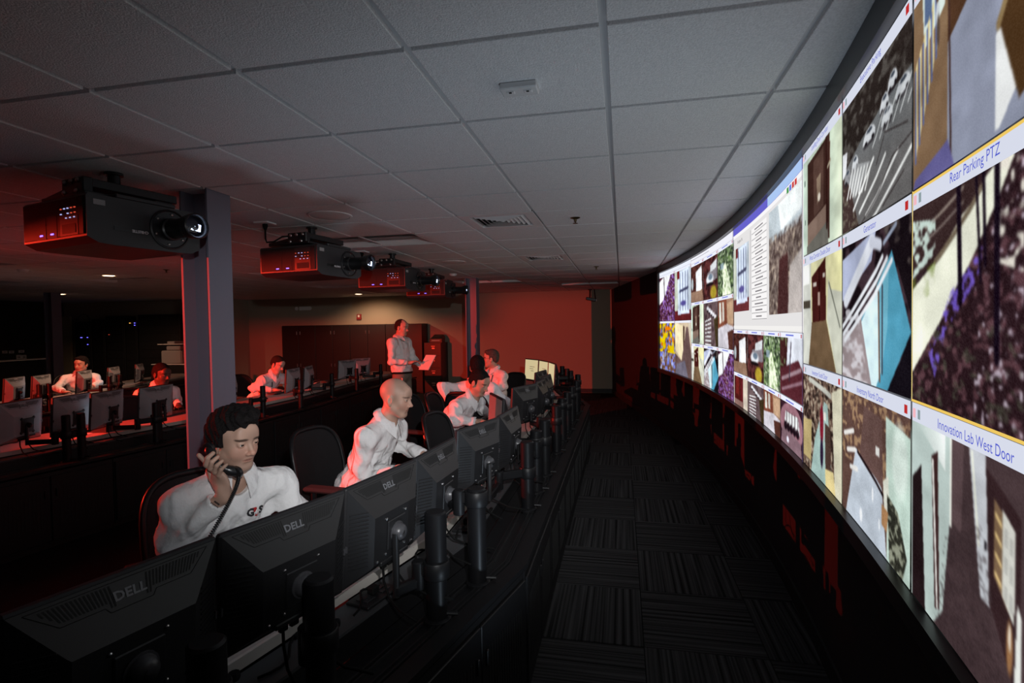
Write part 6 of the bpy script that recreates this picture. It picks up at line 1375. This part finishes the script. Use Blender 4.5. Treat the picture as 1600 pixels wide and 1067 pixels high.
pr = empty('copier', (sh.location.x+.1, 11.7, .851), 'grey office copier with raised tray beside the near column', 'printer'); MB().box((0, 0, .17), (.62, .46, .34), .03).build('body', 'device_grey', pr); MB().box((.04, 0, .40), (.42, .40, .11), .02).build('scanner', 'device_grey', pr); MB().box((.0, -.02, .50), (.75, .46, .02), .004).build('output_tray', 'plate_white', pr); MB().box((-.05, -.02, .545), (.22, .30, .06), .006).build('paper_stack', 'device_grey', pr)
# gooseneck lamp on the rack
p = aty(128, 497, 11.95); g = empty('gooseneck_lamp', (p.x, 12.02, aty(140, 503, 11.9).z), 'small gooseneck lamp on top of the blue-lit rack', 'lamp'); MB().lathe([(.05, 0), (.05, .02)], (.18, 0, 0), 12).build('base', 'rack_black', g); MB().tube([(.18, 0, .02), (.15, 0, .14), (.04, 0, .22), (-.12, 0, .20), (-.24, 0, .10)], .010, 8).build('neck', 'rack_black', g, smooth='all'); MB().lathe([(.02, .0), (.035, -.06)], (-.25, 0, .11), 12).build('head', 'rack_black', g)
# wall plates and a counter ledge on the left wall
def plate(px, py, w, h, n):
    d = ray(px, py); t = X0/d[0]; v = empty('wall_plate', (X0+.003, d[1]*t, EYE+d[2]*t), 'small pale wall plate above the counter ledge on the dark wall', 'wall plate', group='wall plates on the dark wall'); MB().box((.006, 0, 0), (.012, w, h), .003).build('cover', 'plate_white', v); MB().box((.0125, 0, 0), (.004, w*.5, h*.4), .001).build('switch', 'device_grey', v)
for k, (px, py, w, h) in enumerate(((7, 550, .12, .07), (17.5, 550, .12, .07), (33, 549, .14, .07), (29, 558, .12, .12), (37, 558, .12, .12))): plate(px, py, w, h, k)
ld = empty('counter', (X0+.25, 10.5, 0), 'narrow counter with pale edge along the dark wall', 'counter'); MB().box((0, 0, 1.0), (.46, 2.6, .03), .004).build('top', 'plate_white', ld); MB().box((-.02, 0, .49), (.40, 2.5, .95), .004).build('body', 'rack_black', ld)
# dark doorway beside the partition
dr = aty(84, 500, 12.3); MBd = MB().box((dr.x-.1, 12.285, 1.03), (.5, .03, 2.06), .003); struct('door_1', MBd, 'cabinet_black')
# ================================================================== things on the worktops
mat('key_black', (.016, .016, .017), .5); mat('cup_black', (.012, .012, .012), .4); mat('tape_clear', (.62, .55, .48), .3); mat('marker_green', (.03, .35, .05), .4); mat('marker_blue', (.03, .15, .35), .4); mat('marker_red', (.5, .10, .12), .4); mat('note_yellow', (.75, .72, .35), .8); mat('bottle_white', (.75, .72, .68), .4); mat('bottle_orange', (.75, .28, .05), .5); mat('mug_steel', (.4, .4, .4), .3, metal=1)
DZ = .7432
def make_keyboard():
    r = link('keyboard', None, None); MB().box((0, 0, .010), (.155, .44, .018), .004, (0, math.radians(3), 0)).build('case', 'key_black', r)
    k = MB()
    for i in range(5):
        for j in range(18): k.box((-.056+.027*i, -.196+.0232*j, .0215-.0014*(i-2)), (.021, .019, .007), .0015)
    k.build('keys', 'key_black', r, kind='stuff'); return r
KB = make_keyboard(); fst = True
def put(o, first_used, xy, z, rz, label, cat, group=None):
    n = copy_tree(o) if first_used else o; n.location = (xy[0], xy[1], z); n.rotation_euler = (0, 0, rz); return tag(n, label, cat, group)
def mouse():
    r = link('mouse', None, None); MB().lathe([(.001, .034), (.018, .031), (.027, .022), (.031, .010), (.031, 0)], (0, 0, 0), 16).xf(Matrix.Diagonal((1.7, 1, 1, 1))).build('shell', 'key_black', r, smooth=60); MB().box((.03, 0, .031), (.014, .006, .006), .002).build('wheel', 'rail_metal', r); return r
MS = mouse()
kbs = [(ROW1.at(3.32, .66), 'black keyboard on the worktop past the pen cup'), (ROW1.at(1.80, .84), 'black keyboard in front of the man on the telephone'), (ROW1.at(2.62, .84), 'black keyboard before the bald man'), (ROW1.at(4.75, .84), 'black keyboard before the crew-cut man'), (ROW1.at(7.95, .80), 'black keyboard beneath the lit pale screens'),
       (ROW2.at(5.0, .78), 'black keyboard in front of the dark-skinned man'), (ROW2.at(6.9, .78), 'black keyboard in front of the man with the lanyard'), (ROW2.at(8.5, .74), 'black keyboard on the middle row before the cabinets'), (ROW2.at(3.2, .76), 'black keyboard at the near end of the middle row'), (ROW3.at(6.4, .76), 'black keyboard in front of the man by the racks')]
for n, ((p, h), lab) in enumerate(kbs):
    put(KB, n > 0, p, DZ, h-math.pi/2, lab, 'keyboard', 'black keyboards'); (q, _) = (Vector((p.x-.02*0+math.cos(h)*.32, p.y+math.sin(h)*.32)), 0); put(MS, n > 0, q, DZ, h-math.pi/2, lab.replace('keyboard', 'mouse beside the keyboard', 1) if len(lab.split()) < 12 else lab.replace('keyboard', 'mouse', 1), 'mouse', 'computer mice')
# pen cup with markers, tape roll, sticky notes and a small bottle between two monitors
cx, cy = ROW1.at(2.54, .50)[0]
c = empty('pen_cup', (cx, cy, DZ), 'black pen cup holding coloured markers beside the tape roll', 'pen cup'); MB().lathe([(.040, 0), (.044, .10), (.041, .10), (.037, .006)], (0, 0, 0), 20, cap=True).build('cup', 'cup_black', c, smooth=40)
for k, (mm, dx, dy, t) in enumerate((('marker_green', .012, .018, .15), ('marker_blue', -.006, .022, -.12), ('marker_red', -.018, -.004, .2), ('cup_black', .014, -.014, -.2))):
    o = empty('marker', (cx+dx, cy+dy, DZ+.008), ('green marker standing in the pen cup', 'blue marker standing in the pen cup', 'red marker standing in the pen cup', 'black marker standing in the pen cup')[k], 'marker'); o.rotation_euler = (t*.4, t, 0); MB().lathe([(.0065, 0), (.0065, .085)], (0, 0, 0), 10).build('barrel', 'white_plastic' if k < 3 else mm, o); MB().lathe([(.0075, .085), (.0075, .125), (.005, .13)], (0, 0, 0), 10).build('cap', mm, o)
tx_, ty_ = ROW1.at(2.43, .455)[0]
t = empty('tape_roll', (tx_, ty_, DZ), 'clear tape roll standing on edge beside the pen cup', 'tape roll', math.radians(25)); R90 = Matrix.Rotation(math.pi/2, 3, 'X')
MB().lathe([(.030, -.012), (.046, -.012), (.046, .012), (.030, .012), (.030, -.012)], (0, 0, .0465), 28, R90, cap=False).build('tape', 'tape_clear', t, smooth=40); MB().lathe([(.026, -.012), (.030, -.012), (.030, .012), (.026, .012), (.026, -.012)], (0, 0, .0465), 28, R90, cap=False).build('core', 'bottle_white', t, smooth=40)
sx, sy = ROW1.at(2.36, .445)[0]
o = empty('sticky_note_pad', (sx, sy, DZ), 'yellow sticky notes leaning by the tape roll', 'sticky notes', .5); MB().box((0, 0, .037), (.010, .072, .072), .001, (0, math.radians(-14), 0)).build('notes', 'note_yellow', o)
bx_, by_ = ROW1.at(2.50, .43)[0]
b = empty('glue_bottle', (bx_, by_, DZ), 'small white bottle with orange label next to the pen cup', 'bottle'); MB().lathe([(.018, 0), (.020, .004), (.020, .055), (.010, .066), (.010, .07)], (0, 0, 0), 16).build('body', 'bottle_white', b, smooth=40); MB().lathe([(.0204, .014), (.0204, .046)], (0, 0, 0), 16, cap=False).build('label_wrap', 'bottle_orange', b, smooth=40); MB().lathe([(.011, .07), (.008, .085), (.003, .098)], (0, 0, 0), 12).build('nozzle', 'bottle_white', b, smooth=40)
# power boxes set in the cable tray, power bricks, cables
for n, (y, lab) in enumerate(((1.72, 'black flush power box in the cable tray behind the monitors, nearer the phone user'), (2.42, 'black flush power box in the cable tray beside the pen cup'), (3.9, 'black flush power box in the cable tray beyond the crew-cut man'))):
    p, h = ROW1.at(y, .308); v = empty('power_box', (p.x, p.y, .7005), lab, 'power box', h-math.pi/2, 'power boxes in the cable tray'); MB().box((0, 0, .006), (.10, .17, .012), .003).build('plate', 'console_black', v)
    for s in (-1, 1): MB().box((0, s*.04, .0135), (.05, .045, .004), .001).build('socket', 'plastic_black', v); MB().box((0, s*.04, .017), (.012, .03, .004)).build('socket_slot', 'rail_metal', v)
    MB().box((.0, .0, .028), (.03, .035, .026), .004).build('plug', 'cable_black', v)
rr = random.Random(8)
for n in range(16):
    y = 1.25+.33*n; p, h = ROW1.at(y, .30); q, _ = ROW1.at(y+rr.uniform(.15, .4), .27+rr.uniform(-.01, .07)); pts = []
    for k in range(9):
        t = k/8; pts.append((p.x+(q.x-p.x)*t+.03*math.sin(5*t+n), p.y+(q.y-p.y)*t, .7055+.05*math.sin(math.pi*t)*(n % 3)*.5+.004*(n % 2)))
    base = Vector(pts[0]); o = empty('cable_run', base, 'black cable lying in the tray behind the near console row', 'cable', group='cables in the console tray'); MB().tube([Vector(a)-base for a in pts], .0042, 6).build('cord', 'cable_black', o, smooth='all'); MB().box(Vector(pts[-1])-base, (.016, .04, .014), .003).build('connector', 'cable_black', o)
# sheets of paper and note pads
for n, (path, y, d, rz, lab) in enumerate(((ROW1, 4.62, .74, .3, 'white paper sheet under the crew-cut man\'s forearms'), (ROW2, 7.35, .62, .2, 'paper sheet lit red beyond the man with the lanyard'), (ROW2, 7.75, .6, -.3, 'paper sheet lit red before the cabinets'), (ROW2, 3.85, .6, .5, 'paper sheet on the red-lit middle worktop'), (ROW3, 5.6, .6, .1, 'paper sheet on the rearmost worktop'))):
    p, h = path.at(y, d); o = empty('paper_sheet', (p.x, p.y, DZ), lab, 'paper', h-math.pi/2+rz); MB().box((0, 0, .001), (.216, .28, .002)).build('sheet', 'paper', o)
# desk telephones of the middle row
for n, (y, lab) in enumerate(((7.5, 'black desk telephone with raised handset on the middle row'), (4.05, 'black desk telephone near the middle row monitors'))):
    p, h = ROW2.at(y, .56); o = empty('desk_telephone', (p.x, p.y, DZ), lab, 'telephone', h-math.pi/2+.4)
    MB().loft([[(-.1, -.09, 0), (.1, -.09, 0), (.1, .09, 0), (-.1, .09, 0)], [(-.1, -.09, .02), (.1, -.09, .09), (.1, .09, .09), (-.1, .09, .02)]]).build('base', 'phone_black', o); MB().tube([(-.09, .06, .05), (-.06, .06, .085), (.04, .06, .115), (.09, .06, .115)], [.022, .016, .016, .022], 8).build('handset', 'phone_black', o, smooth=50); MB().box((.03, -.03, .08), (.06, .08, .01), .002, (0, math.radians(-19), 0)).build('display', 'label_grey', o)
# lines on the lit pages at the row end
for i in (12, 13):
    m, R, loc = mons[i]
    for k in range(3): MB().box((-.0753, .02*(k % 2)-.03, .05-.03*k), (.001, .14-.03*k, .006)).build('page_line', 'lcd_pink', m)
